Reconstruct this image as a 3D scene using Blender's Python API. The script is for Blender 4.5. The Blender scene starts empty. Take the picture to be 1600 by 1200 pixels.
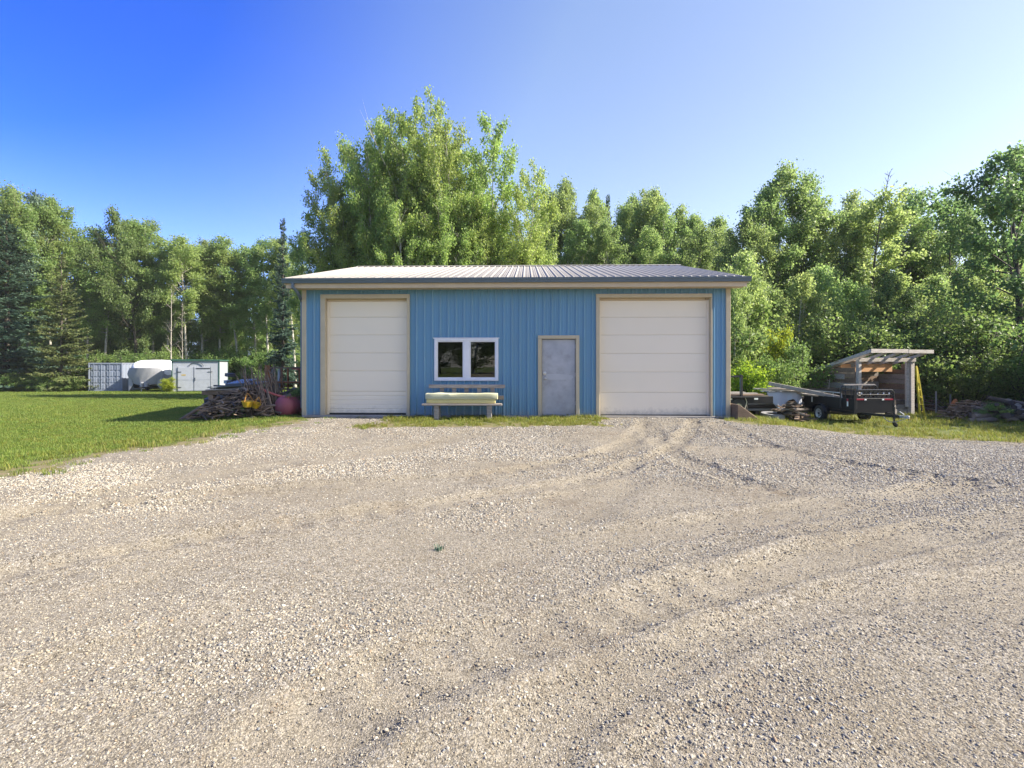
import bpy, math, random
import numpy as np
from mathutils import Vector, Matrix

S = bpy.context.scene
COL = S.collection
R = math.radians
PI = math.pi
rnd = random.Random(7)

# ------------------------------------------------------------------ camera, sky, sun, exposure
EYE, FPX, HORIZON = 1.4, 800.0, 568.0          # eye height, focal length and horizon row of a 1600 px wide picture
cam_d = bpy.data.cameras.new('camera')
cam = bpy.data.objects.new('camera', cam_d)
COL.objects.link(cam)
cam.location = (0, 0, EYE)
cam.rotation_euler = (R(90), 0, 0)
cam_d.sensor_width = 36.0
cam_d.lens = 36.0 * FPX / 1600.0
cam_d.shift_y = -(600.0 - HORIZON) / 1600.0
cam_d.clip_start = 0.05
cam_d.clip_end = 2000
S.camera = cam

SUN_EL, SUN_AZ = 37.0, 93.4                     # azimuth clockwise from +Y
world = bpy.data.worlds.new('World')
S.world = world
world.use_nodes = True
wn = world.node_tree
wn.nodes.clear()
sky = wn.nodes.new('ShaderNodeTexSky')
sky.sky_type = 'NISHITA'
sky.sun_disc = False
sky.sun_elevation = R(SUN_EL)
sky.sun_rotation = R(SUN_AZ)
sky.altitude = 600
sky.air_density = 1.0
sky.dust_density = 1.0
sky.ozone_density = 3.0
# summer haze: the sky pales towards the sun and the horizon, and is a deep blue away from them
def wnode(kind, **kw):
    n = wn.nodes.new(kind)
    for k, v in kw.items(): setattr(n, k, v)
    return n
def wmath(op, a, b=None):
    n = wnode('ShaderNodeMath', operation=op)
    for i, v in enumerate((a, b)):
        if v is None: continue
        if isinstance(v, (int, float)): n.inputs[i].default_value = v
        else: wn.links.new(v, n.inputs[i])
    return n.outputs[0]
sd = Vector((math.sin(R(SUN_AZ)) * math.cos(R(SUN_EL)), math.cos(R(SUN_AZ)) * math.cos(R(SUN_EL)), math.sin(R(SUN_EL))))
wtc = wnode('ShaderNodeTexCoord')
dotn = wnode('ShaderNodeVectorMath', operation='DOT_PRODUCT')
wn.links.new(wtc.outputs['Generated'], dotn.inputs[0]); dotn.inputs[1].default_value = sd
wsep = wnode('ShaderNodeSeparateXYZ'); wn.links.new(wtc.outputs['Generated'], wsep.inputs[0])
near_sun = wnode('ShaderNodeMapRange', interpolation_type='SMOOTHSTEP')
near_sun.inputs['From Min'].default_value = -0.45; near_sun.inputs['From Max'].default_value = 0.75
wn.links.new(dotn.outputs['Value'], near_sun.inputs['Value'])
near_hor = wnode('ShaderNodeMapRange')
near_hor.inputs['From Min'].default_value = 0.20; near_hor.inputs['From Max'].default_value = 0.60
near_hor.inputs['To Min'].default_value = 0.22; near_hor.inputs['To Max'].default_value = -0.20
wn.links.new(wsep.outputs['Z'], near_hor.inputs['Value'])
pale = wmath('ADD', wmath('MULTIPLY', near_sun.outputs[0], 0.86), near_hor.outputs[0])
ramp = wnode('ShaderNodeValToRGB')
e = ramp.color_ramp.elements
e[0].position = 0.0; e[0].color = (0.075, 0.19, 0.58, 1)
e[1].position = 0.75; e[1].color = (0.61, 0.50, 0.455, 1)
x = e.new(0.10); x.color = (0.10, 0.215, 0.58, 1)
x = e.new(0.30); x.color = (0.39, 0.405, 0.565, 1)
x = e.new(0.50); x.color = (0.60, 0.525, 0.51, 1)
wn.links.new(pale, ramp.inputs['Fac'])
tint = wnode('ShaderNodeMix', data_type='RGBA', blend_type='MULTIPLY')
tint.inputs['Factor'].default_value = 1.0
wn.links.new(sky.outputs[0], tint.inputs['A']); wn.links.new(ramp.outputs['Color'], tint.inputs['B'])
bg = wnode('ShaderNodeBackground')
bg.inputs['Strength'].default_value = 0.15
wo = wnode('ShaderNodeOutputWorld')
wn.links.new(tint.outputs['Result'], bg.inputs['Color'])
wn.links.new(bg.outputs[0], wo.inputs['Surface'])

sun_d = bpy.data.lights.new('sun', 'SUN')
sun = bpy.data.objects.new('sun', sun_d)
COL.objects.link(sun)
sun_d.energy = 3.4
sun_d.angle = R(0.53)
sun_d.color = (1.0, 0.92, 0.79)
sun.rotation_euler = sd.to_track_quat('Z', 'Y').to_euler()
sun.location = sd * 60

HAZE = 0.00028
S.view_settings.view_transform = 'Standard'
S.view_settings.look = 'None'
S.view_settings.exposure = 2.0
S.view_settings.gamma = 1.0
S.view_settings.use_curve_mapping = False
S.render.engine = 'CYCLES'
S.cycles.max_bounces = 7
S.cycles.diffuse_bounces = 4
S.cycles.glossy_bounces = 3
S.cycles.transmission_bounces = 5
S.cycles.use_denoising = True

# ------------------------------------------------------------------ helpers
def tag(o, label=None, cat=None, group=None, kind=None):
    if label: o['label'] = label
    if cat: o['category'] = cat
    if group: o['group'] = group
    if kind: o['kind'] = kind
    return o

def thing(name, label, cat, loc=(0, 0, 0), rotz=0.0, group=None):
    o = bpy.data.objects.new(name, None)
    o.empty_display_size = 0.2
    COL.objects.link(o)
    o.location = loc
    o.rotation_euler = (0, 0, rotz)
    return tag(o, label, cat, group)

def link_mesh(name, me, parent=None, loc=(0, 0, 0), rot=(0, 0, 0), scale=(1, 1, 1)):
    o = bpy.data.objects.new(name, me)
    COL.objects.link(o)
    o.location = loc; o.rotation_euler = rot; o.scale = scale
    if parent is not None: o.parent = parent
    return o

def np_mesh(name, verts, faces, mat=None, smooth=False):
    """verts n x 3, faces m x k (all the same k)"""
    me = bpy.data.meshes.new(name)
    verts = np.asarray(verts, np.float32); faces = np.asarray(faces, np.int32)
    k = faces.shape[1]
    me.vertices.add(len(verts)); me.vertices.foreach_set('co', verts.ravel())
    me.loops.add(faces.size); me.loops.foreach_set('vertex_index', faces.ravel())
    me.polygons.add(len(faces))
    me.polygons.foreach_set('loop_start', np.arange(0, faces.size, k, dtype=np.int32))
    if smooth: me.polygons.foreach_set('use_smooth', np.ones(len(faces), bool))
    me.update(calc_edges=True)
    if mat: me.materials.append(mat)
    return me

class MB:
    """collects shapes and links them as one mesh object"""
    def __init__(s): s.v = []; s.f = []
    def add(s, vs, fs):
        n = len(s.v); s.v += [tuple(p) for p in vs]; s.f += [tuple(i + n for i in f) for f in fs]; return s
    def box(s, c, size, M=None):
        hx, hy, hz = size[0] / 2, size[1] / 2, size[2] / 2
        vs = [Vector((x, y, z)) for x in (-hx, hx) for y in (-hy, hy) for z in (-hz, hz)]
        if M is not None: vs = [M @ p for p in vs]
        c = Vector(c)
        return s.add([p + c for p in vs], [(0, 1, 3, 2), (4, 6, 7, 5), (0, 4, 5, 1), (2, 3, 7, 6), (0, 2, 6, 4), (1, 5, 7, 3)])
    def b3(s, x0, x1, y0, y1, z0, z1):
        return s.box(((x0 + x1) / 2, (y0 + y1) / 2, (z0 + z1) / 2), (abs(x1 - x0), abs(y1 - y0), abs(z1 - z0)))
    def bar(s, p, q, w, h, up=(0, 0, 1)):
        p = Vector(p); q = Vector(q); d = q - p; L = d.length; d = d / L
        u = Vector(up)
        if abs(d.dot(u)) > 0.98: u = Vector((0, 1, 0))
        side = d.cross(u).normalized(); u = side.cross(d).normalized()
        M = Matrix((d, side, u)).transposed()
        return s.box((p + q) / 2, (L, w, h), M)
    def tube(s, pts, r, n=6, cap=True):
        pts = [Vector(p) for p in pts]
        if not isinstance(r, (list, tuple)): r = [r] * len(pts)
        base = len(s.v); prev = None
        for i, p in enumerate(pts):
            d = (pts[min(i + 1, len(pts) - 1)] - pts[max(i - 1, 0)]).normalized()
            if prev is None:
                a = d.orthogonal().normalized()
            else:
                a = (prev - d * prev.dot(d)).normalized()
            prev = a; b = d.cross(a)
            for k in range(n):
                t = 2 * PI * k / n
                s.v.append(tuple(p + (a * math.cos(t) + b * math.sin(t)) * r[i]))
        for i in range(len(pts) - 1):
            for k in range(n):
                a0 = base + i * n + k; a1 = base + i * n + (k + 1) % n
                s.f.append((a0, a1, a1 + n, a0 + n))
        if cap:
            s.f.append(tuple(base + k for k in reversed(range(n))))
            s.f.append(tuple(base + (len(pts) - 1) * n + k for k in range(n)))
        return s
    def lathe(s, prof, n=20, M=None):
        """profile of (r, z) about z"""
        base = len(s.v)
        M = M or Matrix.Identity(4)
        for (r, z) in prof:
            for k in range(n):
                t = 2 * PI * k / n
                s.v.append(tuple(M @ Vector((r * math.cos(t), r * math.sin(t), z))))
        for i in range(len(prof) - 1):
            for k in range(n):
                a0 = base + i * n + k; a1 = base + i * n + (k + 1) % n
                s.f.append((a0, a1, a1 + n, a0 + n))
        return s
    def prism(s, poly, d, M=None):
        """polygon in x,z extruded along y by d"""
        n = len(poly)
        vs = [Vector((x, 0, z)) for x, z in poly] + [Vector((x, d, z)) for x, z in poly]
        if M is not None: vs = [M @ p for p in vs]
        fs = [tuple(range(n)), tuple(reversed(range(n, 2 * n)))]
        for k in range(n):
            fs.append((k, k + n, (k + 1) % n + n, (k + 1) % n))
        return s.add(vs, fs)
    def mesh(s, name, mat, smooth=False):
        me = bpy.data.meshes.new(name)
        me.from_pydata(s.v, [], s.f)
        if smooth:
            me.polygons.foreach_set('use_smooth', [True] * len(me.polygons))
        if mat: me.materials.append(mat)
        me.update()
        return me
    def build(s, name, mat, parent=None, loc=(0, 0, 0), smooth=False, bevel=0.0, seg=1, rot=(0, 0, 0)):
        me = s.mesh(name, mat, smooth)
        import bmesh
        bm = bmesh.new(); bm.from_mesh(me)
        bmesh.ops.recalc_face_normals(bm, faces=bm.faces)
        bm.to_mesh(me); bm.free()
        o = link_mesh(name, me, parent, loc, rot)
        if bevel:
            m = o.modifiers.new('edge', 'BEVEL'); m.width = bevel; m.segments = seg; m.limit_method = 'ANGLE'
        if smooth == 'auto':
            me.set_sharp_from_angle(angle=R(35))
        return o

def rotz(a): return Matrix.Rotation(a, 4, 'Z')

def P(px, py, D):
    """point of the place at distance D seen at photograph pixel px, py"""
    return Vector(((px - 800) / FPX * D, D, EYE + (HORIZON - py) / FPX * D))

# value noise
def _hash(ix, iy, seed):
    h = (ix * 374761393 + iy * 668265263 + seed * 982451653) & 0xFFFFFFFF
    h = ((h ^ (h >> 13)) * 1274126177) & 0xFFFFFFFF
    return ((h ^ (h >> 16)) & 0xFFFF) / 65535.0
def vnoise(x, y, seed=0):
    x = np.asarray(x, float); y = np.asarray(y, float)
    ix = np.floor(x).astype(np.int64); iy = np.floor(y).astype(np.int64)
    fx = x - ix; fy = y - iy
    fx = fx * fx * (3 - 2 * fx); fy = fy * fy * (3 - 2 * fy)
    a = _hash(ix, iy, seed); b = _hash(ix + 1, iy, seed); c = _hash(ix, iy + 1, seed); d = _hash(ix + 1, iy + 1, seed)
    return (a * (1 - fx) + b * fx) * (1 - fy) + (c * (1 - fx) + d * fx) * fy - 0.5
def fbm(x, y, seed=0, octv=4):
    t = 0; a = 1.0; f = 1.0
    for o in range(octv):
        t = t + a * vnoise(np.asarray(x) * f, np.asarray(y) * f, seed + o * 17); a *= 0.5; f *= 2.03
    return t
def sstep(a, b, x):
    t = np.clip((np.asarray(x, float) - a) / (b - a), 0, 1); return t * t * (3 - 2 * t)

# ------------------------------------------------------------------ materials
def nodes_of(m):
    m.use_nodes = True
    nt = m.node_tree; nt.nodes.clear()
    out = nt.nodes.new('ShaderNodeOutputMaterial')
    return nt, out
def rgba(c): return (c[0], c[1], c[2], 1.0)

def mat(name, col, rough=0.6, col2=None, scale=4.0, stretch=(1, 1, 1), contrast=1.0, bump=0.0, bscale=40.0, metal=0.0, spec=0.5, fine=0.25, fscale=60.0, perobj=0.12, dirt=None, dirtscale=2.0, dirtamt=0.5, splash=None):
    m = bpy.data.materials.new(name)
    nt, out = nodes_of(m); N = nt.nodes.new; L = nt.links.new
    b = N('ShaderNodeBsdfPrincipled')
    L(b.outputs[0], out.inputs['Surface'])
    b.inputs['Roughness'].default_value = rough
    b.inputs['Metallic'].default_value = metal
    b.inputs['Specular IOR Level'].default_value = spec
    tc = N('ShaderNodeTexCoord'); oi = N('ShaderNodeObjectInfo')
    mul = N('ShaderNodeVectorMath'); mul.operation = 'SCALE'; mul.inputs[0].default_value = (37.0, 61.0, 23.0)
    L(oi.outputs['Random'], mul.inputs['Scale'])
    ad = N('ShaderNodeVectorMath'); ad.operation = 'ADD'
    L(tc.outputs['Object'], ad.inputs[0]); L(mul.outputs[0], ad.inputs[1])
    mp = N('ShaderNodeMapping'); mp.inputs['Scale'].default_value = stretch
    L(ad.outputs[0], mp.inputs['Vector'])
    n1 = N('ShaderNodeTexNoise'); n1.inputs['Scale'].default_value = scale; n1.inputs['Detail'].default_value = 6; n1.inputs['Roughness'].default_value = 0.6
    L(mp.outputs[0], n1.inputs['Vector'])
    cr = N('ShaderNodeMapRange'); cr.inputs['From Min'].default_value = 0.5 - 0.25 / contrast; cr.inputs['From Max'].default_value = 0.5 + 0.25 / contrast
    L(n1.outputs['Fac'], cr.inputs['Value'])
    mix = N('ShaderNodeMix'); mix.data_type = 'RGBA'
    c2 = col2 if col2 else tuple(x * 0.86 for x in col)
    mix.inputs['A'].default_value = rgba(col); mix.inputs['B'].default_value = rgba(c2)
    L(cr.outputs[0], mix.inputs['Factor'])
    n2 = N('ShaderNodeTexNoise'); n2.inputs['Scale'].default_value = fscale; n2.inputs['Detail'].default_value = 4
    L(mp.outputs[0], n2.inputs['Vector'])
    hv = N('ShaderNodeHueSaturation')
    # brightness = 1 + fine*(noise-0.5)*2 + perobj*(random-0.5)
    m1 = N('ShaderNodeMath'); m1.operation = 'MULTIPLY_ADD'; m1.inputs[1].default_value = fine * 2; m1.inputs[2].default_value = 1 - fine - perobj * 0.5
    L(n2.outputs['Fac'], m1.inputs[0])
    m2 = N('ShaderNodeMath'); m2.operation = 'MULTIPLY_ADD'; m2.inputs[1].default_value = perobj
    L(oi.outputs['Random'], m2.inputs[0]); L(m1.outputs[0], m2.inputs[2])
    L(m2.outputs[0], hv.inputs['Value'])
    L(mix.outputs['Result'], hv.inputs['Color'])
    last = hv.outputs[0]
    if dirt:
        n3 = N('ShaderNodeTexNoise'); n3.inputs['Scale'].default_value = dirtscale; n3.inputs['Detail'].default_value = 8; n3.inputs['Roughness'].default_value = 0.7
        L(ad.outputs[0], n3.inputs['Vector'])
        r3 = N('ShaderNodeMapRange'); r3.inputs['From Min'].default_value = 0.5; r3.inputs['From Max'].default_value = 0.75; r3.inputs['To Max'].default_value = dirtamt
        L(n3.outputs['Fac'], r3.inputs['Value'])
        mx = N('ShaderNodeMix'); mx.data_type = 'RGBA'; mx.inputs['B'].default_value = rgba(dirt)
        L(r3.outputs[0], mx.inputs['Factor']); L(last, mx.inputs['A']); last = mx.outputs['Result']
    if splash:        # dried mud thrown up along the foot of the wall
        sx = N('ShaderNodeSeparateXYZ'); L(tc.outputs['Object'], sx.inputs[0])
        n5 = N('ShaderNodeTexNoise'); n5.inputs['Scale'].default_value = 7.0; n5.inputs['Detail'].default_value = 8; n5.inputs['Roughness'].default_value = 0.75
        L(ad.outputs[0], n5.inputs['Vector'])
        r5 = N('ShaderNodeMapRange'); r5.inputs['From Min'].default_value = 0.0; r5.inputs['From Max'].default_value = 0.42; r5.inputs['To Min'].default_value = 0.34; r5.inputs['To Max'].default_value = -0.28
        L(sx.outputs['Z'], r5.inputs['Value'])
        a5 = N('ShaderNodeMath'); a5.operation = 'ADD'; L(r5.outputs[0], a5.inputs[0]); L(n5.outputs['Fac'], a5.inputs[1])
        q5 = N('ShaderNodeMapRange'); q5.inputs['From Min'].default_value = 0.5; q5.inputs['From Max'].default_value = 0.95; q5.inputs['To Max'].default_value = 0.55
        L(a5.outputs[0], q5.inputs['Value'])
        mx5 = N('ShaderNodeMix'); mx5.data_type = 'RGBA'; mx5.inputs['B'].default_value = rgba(splash)
        L(q5.outputs[0], mx5.inputs['Factor']); L(last, mx5.inputs['A']); last = mx5.outputs['Result']
    L(last, b.inputs['Base Color'])
    if bump:
        bp = N('ShaderNodeBump'); bp.inputs['Strength'].default_value = bump; bp.inputs['Distance'].default_value = 0.01
        n4 = N('ShaderNodeTexNoise'); n4.inputs['Scale'].default_value = bscale; n4.inputs['Detail'].default_value = 5
        L(mp.outputs[0], n4.inputs['Vector']); L(n4.outputs['Fac'], bp.inputs['Height']); L(bp.outputs[0], b.inputs['Normal'])
    return m

def leaf_mat(name, c1, c2, trans=0.35, rough=0.5, treevar=0.25, spec=0.3):
    m = bpy.data.materials.new(name)
    nt, out = nodes_of(m); N = nt.nodes.new; L = nt.links.new
    geo = N('ShaderNodeNewGeometry'); oi = N('ShaderNodeObjectInfo')
    mix = N('ShaderNodeMix'); mix.data_type = 'RGBA'
    mix.inputs['A'].default_value = rgba(c1); mix.inputs['B'].default_value = rgba(c2)
    L(geo.outputs['Random Per Island'], mix.inputs['Factor'])
    hv = N('ShaderNodeHueSaturation')
    v = N('ShaderNodeMath'); v.operation = 'MULTIPLY_ADD'; v.inputs[1].default_value = treevar; v.inputs[2].default_value = 1 - treevar / 2
    L(oi.outputs['Random'], v.inputs[0]); L(v.outputs[0], hv.inputs['Value'])
    w = N('ShaderNodeMath'); w.operation = 'MULTIPLY'; w.inputs[1].default_value = 7.31
    L(oi.outputs['Random'], w.inputs[0])
    fr = N('ShaderNodeMath'); fr.operation = 'FRACT'; L(w.outputs[0], fr.inputs[0])
    h = N('ShaderNodeMath'); h.operation = 'MULTIPLY_ADD'; h.inputs[1].default_value = 0.03; h.inputs[2].default_value = 0.485
    L(fr.outputs[0], h.inputs[0]); L(h.outputs[0], hv.inputs['Hue'])
    L(mix.outputs['Result'], hv.inputs['Color'])
    pb = N('ShaderNodeBsdfPrincipled'); pb.inputs['Roughness'].default_value = rough; pb.inputs['Specular IOR Level'].default_value = spec
    L(hv.outputs[0], pb.inputs['Base Color'])
    tr = N('ShaderNodeBsdfTranslucent')
    h2 = N('ShaderNodeHueSaturation'); h2.inputs['Value'].default_value = 1.9; h2.inputs['Saturation'].default_value = 1.0; h2.inputs['Hue'].default_value = 0.492
    L(hv.outputs[0], h2.inputs['Color']); L(h2.outputs[0], tr.inputs['Color'])
    ms = N('ShaderNodeMixShader'); ms.inputs[0].default_value = trans
    L(pb.outputs[0], ms.inputs[1]); L(tr.outputs[0], ms.inputs[2]); L(ms.outputs[0], out.inputs['Surface'])
    return m

M = {}
M['blue'] = mat('blue_steel_cladding', (0.110, 0.265, 0.405), 0.42, col2=(0.122, 0.275, 0.39), scale=1.5, stretch=(3, 3, 0.4), fine=0.06, perobj=0.08, dirt=(0.16, 0.22, 0.27), dirtscale=1.3, dirtamt=0.22, splash=(0.27, 0.23, 0.17))
M['roof'] = mat('pale_steel_roof', (0.36, 0.338, 0.305), 0.45, col2=(0.325, 0.30, 0.265), scale=2, stretch=(4, 0.6, 0.6), fine=0.06, perobj=0.06, dirt=(0.28, 0.24, 0.195), dirtscale=1.6, dirtamt=0.35)
M['tan'] = mat('tan_trim', (0.52, 0.445, 0.30), 0.5, fine=0.06, perobj=0.04, dirt=(0.40, 0.335, 0.235), dirtscale=2.2, dirtamt=0.35, splash=(0.27, 0.23, 0.17))
M['soffit'] = mat('tan_soffit', (0.60, 0.475, 0.31), 0.6, fine=0.06, perobj=0.03)
M['gutter'] = mat('slate_blue_gutter', (0.10, 0.145, 0.185), 0.4, fine=0.05, perobj=0.02)
M['door'] = mat('cream_garage_door', (0.83, 0.745, 0.585), 0.5, col2=(0.82, 0.73, 0.565), scale=1.2, fine=0.03, perobj=0.025, dirt=(0.74, 0.68, 0.54), dirtscale=1.4, dirtamt=0.35, splash=(0.27, 0.23, 0.17))
M['seal'] = mat('black_rubber_seal', (0.02, 0.02, 0.02), 0.7)
M['steel'] = mat('scuffed_steel_door', (0.42, 0.43, 0.46), 0.42, col2=(0.32, 0.335, 0.37), scale=2.6, contrast=1.6, fine=0.08, metal=0.25, dirt=(0.20, 0.19, 0.19), dirtscale=3.0, dirtamt=0.55, splash=(0.27, 0.23, 0.17))
M['plate'] = mat('bare_metal_plate', (0.46, 0.48, 0.52), 0.35, metal=0.35, fine=0.08)
M['chrome'] = mat('brushed_lock_metal', (0.62, 0.62, 0.62), 0.3, metal=0.8)
M['vinyl'] = mat('white_vinyl', (0.78, 0.79, 0.82), 0.4, fine=0.03, perobj=0.02)
M['concrete'] = mat('concrete', (0.30, 0.28, 0.25), 0.9, fine=0.2, bump=0.3, dirt=(0.16, 0.14, 0.11), dirtamt=0.6)
M['inner'] = mat('dark_interior', (0.05, 0.048, 0.045), 0.9)
M['greywood'] = mat('weathered_grey_wood', (0.36, 0.325, 0.29), 0.85, col2=(0.20, 0.17, 0.14), scale=5, stretch=(1, 7, 7), contrast=1.3, fine=0.3, fscale=50, perobj=0.35, bump=0.4)
M['palewood'] = mat('sunlit_grey_wood', (0.50, 0.46, 0.41), 0.85, col2=(0.30, 0.265, 0.225), scale=5, stretch=(1, 7, 7), contrast=1.3, fine=0.25, perobj=0.25, bump=0.4)  # paler version of the grey wood, sunlight on the lean-to timbers put into the colour
M['brownwood'] = mat('weathered_brown_wood', (0.27, 0.185, 0.12), 0.85, col2=(0.14, 0.095, 0.063), scale=4, stretch=(1, 8, 8), contrast=1.4, fine=0.3, perobj=0.5, bump=0.4)
M['freshwood'] = mat('orange_plywood', (0.50, 0.28, 0.12), 0.7, col2=(0.42, 0.22, 0.09), scale=3, stretch=(1, 6, 6), fine=0.2, perobj=0.2)
M['darkwood'] = mat('dark_rotten_wood', (0.075, 0.055, 0.042), 0.9, col2=(0.04, 0.03, 0.024), scale=5, stretch=(1, 6, 6), fine=0.4, perobj=0.7, bump=0.5)
M['twig'] = mat('dry_twig', (0.30, 0.22, 0.155), 0.9, col2=(0.15, 0.11, 0.08), scale=8, fine=0.3, perobj=0.8)
M['drybrush'] = mat('dry_brown_brush', (0.30, 0.20, 0.12), 0.9, col2=(0.18, 0.115, 0.07), scale=3, fine=0.3, perobj=0.5)
M['foam'] = mat('yellowed_foam', (0.47, 0.49, 0.36), 0.9, col2=(0.52, 0.50, 0.29), scale=2.5, contrast=1.2, fine=0.12, bump=0.2, dirt=(0.40, 0.38, 0.22), dirtamt=0.5)
M['foamedge'] = mat('yellow_foam_core', (0.60, 0.53, 0.22), 0.9, col2=(0.52, 0.48, 0.22), scale=3, fine=0.12, dirt=(0.40, 0.38, 0.22), dirtamt=0.5)
M['contgrey'] = mat('blue_grey_container_paint', (0.215, 0.25, 0.315), 0.55, col2=(0.185, 0.215, 0.275), scale=1.5, fine=0.1, perobj=0.08, dirt=(0.20, 0.16, 0.13), dirtamt=0.35)
M['contdark'] = mat('dark_container_seal', (0.05, 0.058, 0.075), 0.6)
M['coverwhite'] = mat('white_cover_fabric', (0.72, 0.73, 0.75), 0.8, fine=0.05, scale=2)
M['covergrey'] = mat('grey_cover_fabric', (0.30, 0.305, 0.32), 0.85, col2=(0.25, 0.255, 0.27), scale=2, stretch=(4, 4, 0.6), fine=0.08)
M['shedwhite'] = mat('pale_blue_white_siding', (0.40, 0.425, 0.47), 0.55, fine=0.06, perobj=0.05, dirt=(0.29, 0.31, 0.335), dirtamt=0.4)
M['green'] = mat('dark_green_trim', (0.03, 0.09, 0.065), 0.5)
M['black'] = mat('black_trailer_paint', (0.009, 0.0095, 0.012), 0.5, spec=0.3, fine=0.15, perobj=0.15, dirt=(0.035, 0.03, 0.026), dirtscale=3, dirtamt=0.35)
M['blackmetal'] = mat('black_steel_tube', (0.02, 0.02, 0.022), 0.4, fine=0.15)
M['tyre'] = mat('tyre_rubber', (0.028, 0.027, 0.026), 0.85, fine=0.2, dirt=(0.10, 0.085, 0.065), dirtamt=0.5)
M['oldtyre'] = mat('dusty_old_tyre', (0.20, 0.20, 0.20), 0.9, fine=0.2, dirt=(0.27, 0.25, 0.22), dirtamt=0.6)
M['rim'] = mat('pale_wheel_rim', (0.52, 0.52, 0.50), 0.45, metal=0.2, dirt=(0.25, 0.2, 0.15), dirtamt=0.5)
M['zinc'] = mat('galvanised_steel', (0.42, 0.43, 0.44), 0.45, metal=0.5, fine=0.15)
M['redrefl'] = mat('red_reflector', (0.42, 0.02, 0.05), 0.3)
M['whiterefl'] = mat('white_reflector', (0.8, 0.8, 0.78), 0.3)
M['bluetarp'] = mat('faded_blue_tarp', (0.10, 0.24, 0.36), 0.6)
M['whitetarp'] = mat('white_tarp', (0.44, 0.47, 0.52), 0.7, fine=0.08)
M['yellow'] = mat('yellow_plastic', (0.52, 0.34, 0.02), 0.5, fine=0.08, dirt=(0.35, 0.24, 0.06), dirtamt=0.4)
M['yellowrail'] = mat('faded_yellow_paint', (0.62, 0.50, 0.03), 0.5, fine=0.12, perobj=0.15)
M['maroon'] = mat('faded_maroon_paint', (0.36, 0.085, 0.10), 0.55, col2=(0.28, 0.07, 0.085), scale=3, fine=0.15, dirt=(0.34, 0.22, 0.22), dirtscale=3, dirtamt=0.5)
M['redpipe'] = mat('faded_red_plastic', (0.52, 0.12, 0.075), 0.5, fine=0.1)
M['rust'] = mat('rusty_orange_steel', (0.36, 0.13, 0.035), 0.8, col2=(0.20, 0.075, 0.03), scale=6, contrast=1.5, fine=0.3, perobj=0.3)
M['bluesheet'] = mat('blue_grey_sheet_metal', (0.30, 0.37, 0.47), 0.45, metal=0.2, fine=0.12, perobj=0.15, dirt=(0.18, 0.17, 0.16), dirtamt=0.5)
M['scrap'] = mat('dark_scrap', (0.045, 0.045, 0.05), 0.6, col2=(0.10, 0.10, 0.11), scale=7, contrast=2, fine=0.4)
M['rope'] = mat('pale_rope', (0.45, 0.40, 0.30), 0.9)
M['orangeband'] = mat('orange_cord', (0.55, 0.26, 0.05), 0.8)
M['aspenbark'] = mat('pale_aspen_bark', (0.46, 0.44, 0.37), 0.85, col2=(0.24, 0.22, 0.18), scale=3, stretch=(1, 1, 2.5), contrast=1.4, fine=0.35, fscale=14)
M['darkbark'] = mat('dark_bark', (0.085, 0.07, 0.055), 0.9, col2=(0.045, 0.038, 0.03), scale=5, stretch=(2, 2, 0.5), contrast=1.4, fine=0.3)
M['deadbark'] = mat('grey_dead_wood', (0.36, 0.33, 0.28), 0.9, col2=(0.24, 0.21, 0.18), scale=5, fine=0.2)
M['poplarleaf'] = leaf_mat('poplar_leaf', (0.165, 0.250, 0.060), (0.265, 0.330, 0.088), 0.50, 0.42, 0.15)
M['aspenleaf'] = leaf_mat('aspen_leaf', (0.150, 0.232, 0.070), (0.240, 0.310, 0.102), 0.50, 0.5, 0.35)
M['darkleaf'] = leaf_mat('dark_leaf', (0.100, 0.175, 0.055), (0.170, 0.240, 0.085), 0.47, 0.45, 0.2)
M['yellowleaf'] = leaf_mat('yellow_green_leaf', (0.190, 0.280, 0.022), (0.300, 0.360, 0.035), 0.45, 0.5, 0.15)
M['shrubleaf'] = leaf_mat('shrub_leaf', (0.100, 0.180, 0.040), (0.180, 0.255, 0.075), 0.4, 0.5, 0.35)
M['spruceleaf'] = leaf_mat('blue_spruce_needle', (0.052, 0.100, 0.066), (0.105, 0.165, 0.115), 0.2, 0.6, 0.1)
M['oliveneedle'] = leaf_mat('olive_spruce_needle', (0.080, 0.125, 0.042), (0.155, 0.175, 0.062), 0.25, 0.6, 0.1)
M['silverleaf'] = leaf_mat('silver_leaf', (0.085, 0.14, 0.095), (0.14, 0.20, 0.145), 0.3, 0.5, 0.1)
M['grass'] = leaf_mat('grass_blade', (0.098, 0.158, 0.026), (0.172, 0.212, 0.042), 0.33, 0.5, 0.35, 0.2)
M['drygrass'] = leaf_mat('weed_blade', (0.115, 0.170, 0.018), (0.235, 0.220, 0.055), 0.33, 0.5, 0.4, 0.2)

def glass():
    m = bpy.data.materials.new('window_glass')
    nt, out = nodes_of(m)
    b = nt.nodes.new('ShaderNodeBsdfPrincipled')
    b.inputs['Base Color'].default_value = (0.72, 0.78, 0.76, 1)
    b.inputs['Roughness'].default_value = 0.0
    b.inputs['IOR'].default_value = 1.55
    b.inputs['Transmission Weight'].default_value = 1.0
    tc = nt.nodes.new('ShaderNodeTexCoord'); n = nt.nodes.new('ShaderNodeTexNoise'); n.inputs['Scale'].default_value = 2.0
    bp = nt.nodes.new('ShaderNodeBump'); bp.inputs['Strength'].default_value = 0.05; bp.inputs['Distance'].default_value = 0.01
    nt.links.new(tc.outputs['Object'], n.inputs['Vector']); nt.links.new(n.outputs['Fac'], bp.inputs['Height']); nt.links.new(bp.outputs[0], b.inputs['Normal'])
    nt.links.new(b.outputs[0], out.inputs['Surface'])
    return m
M['glass'] = glass()

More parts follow.
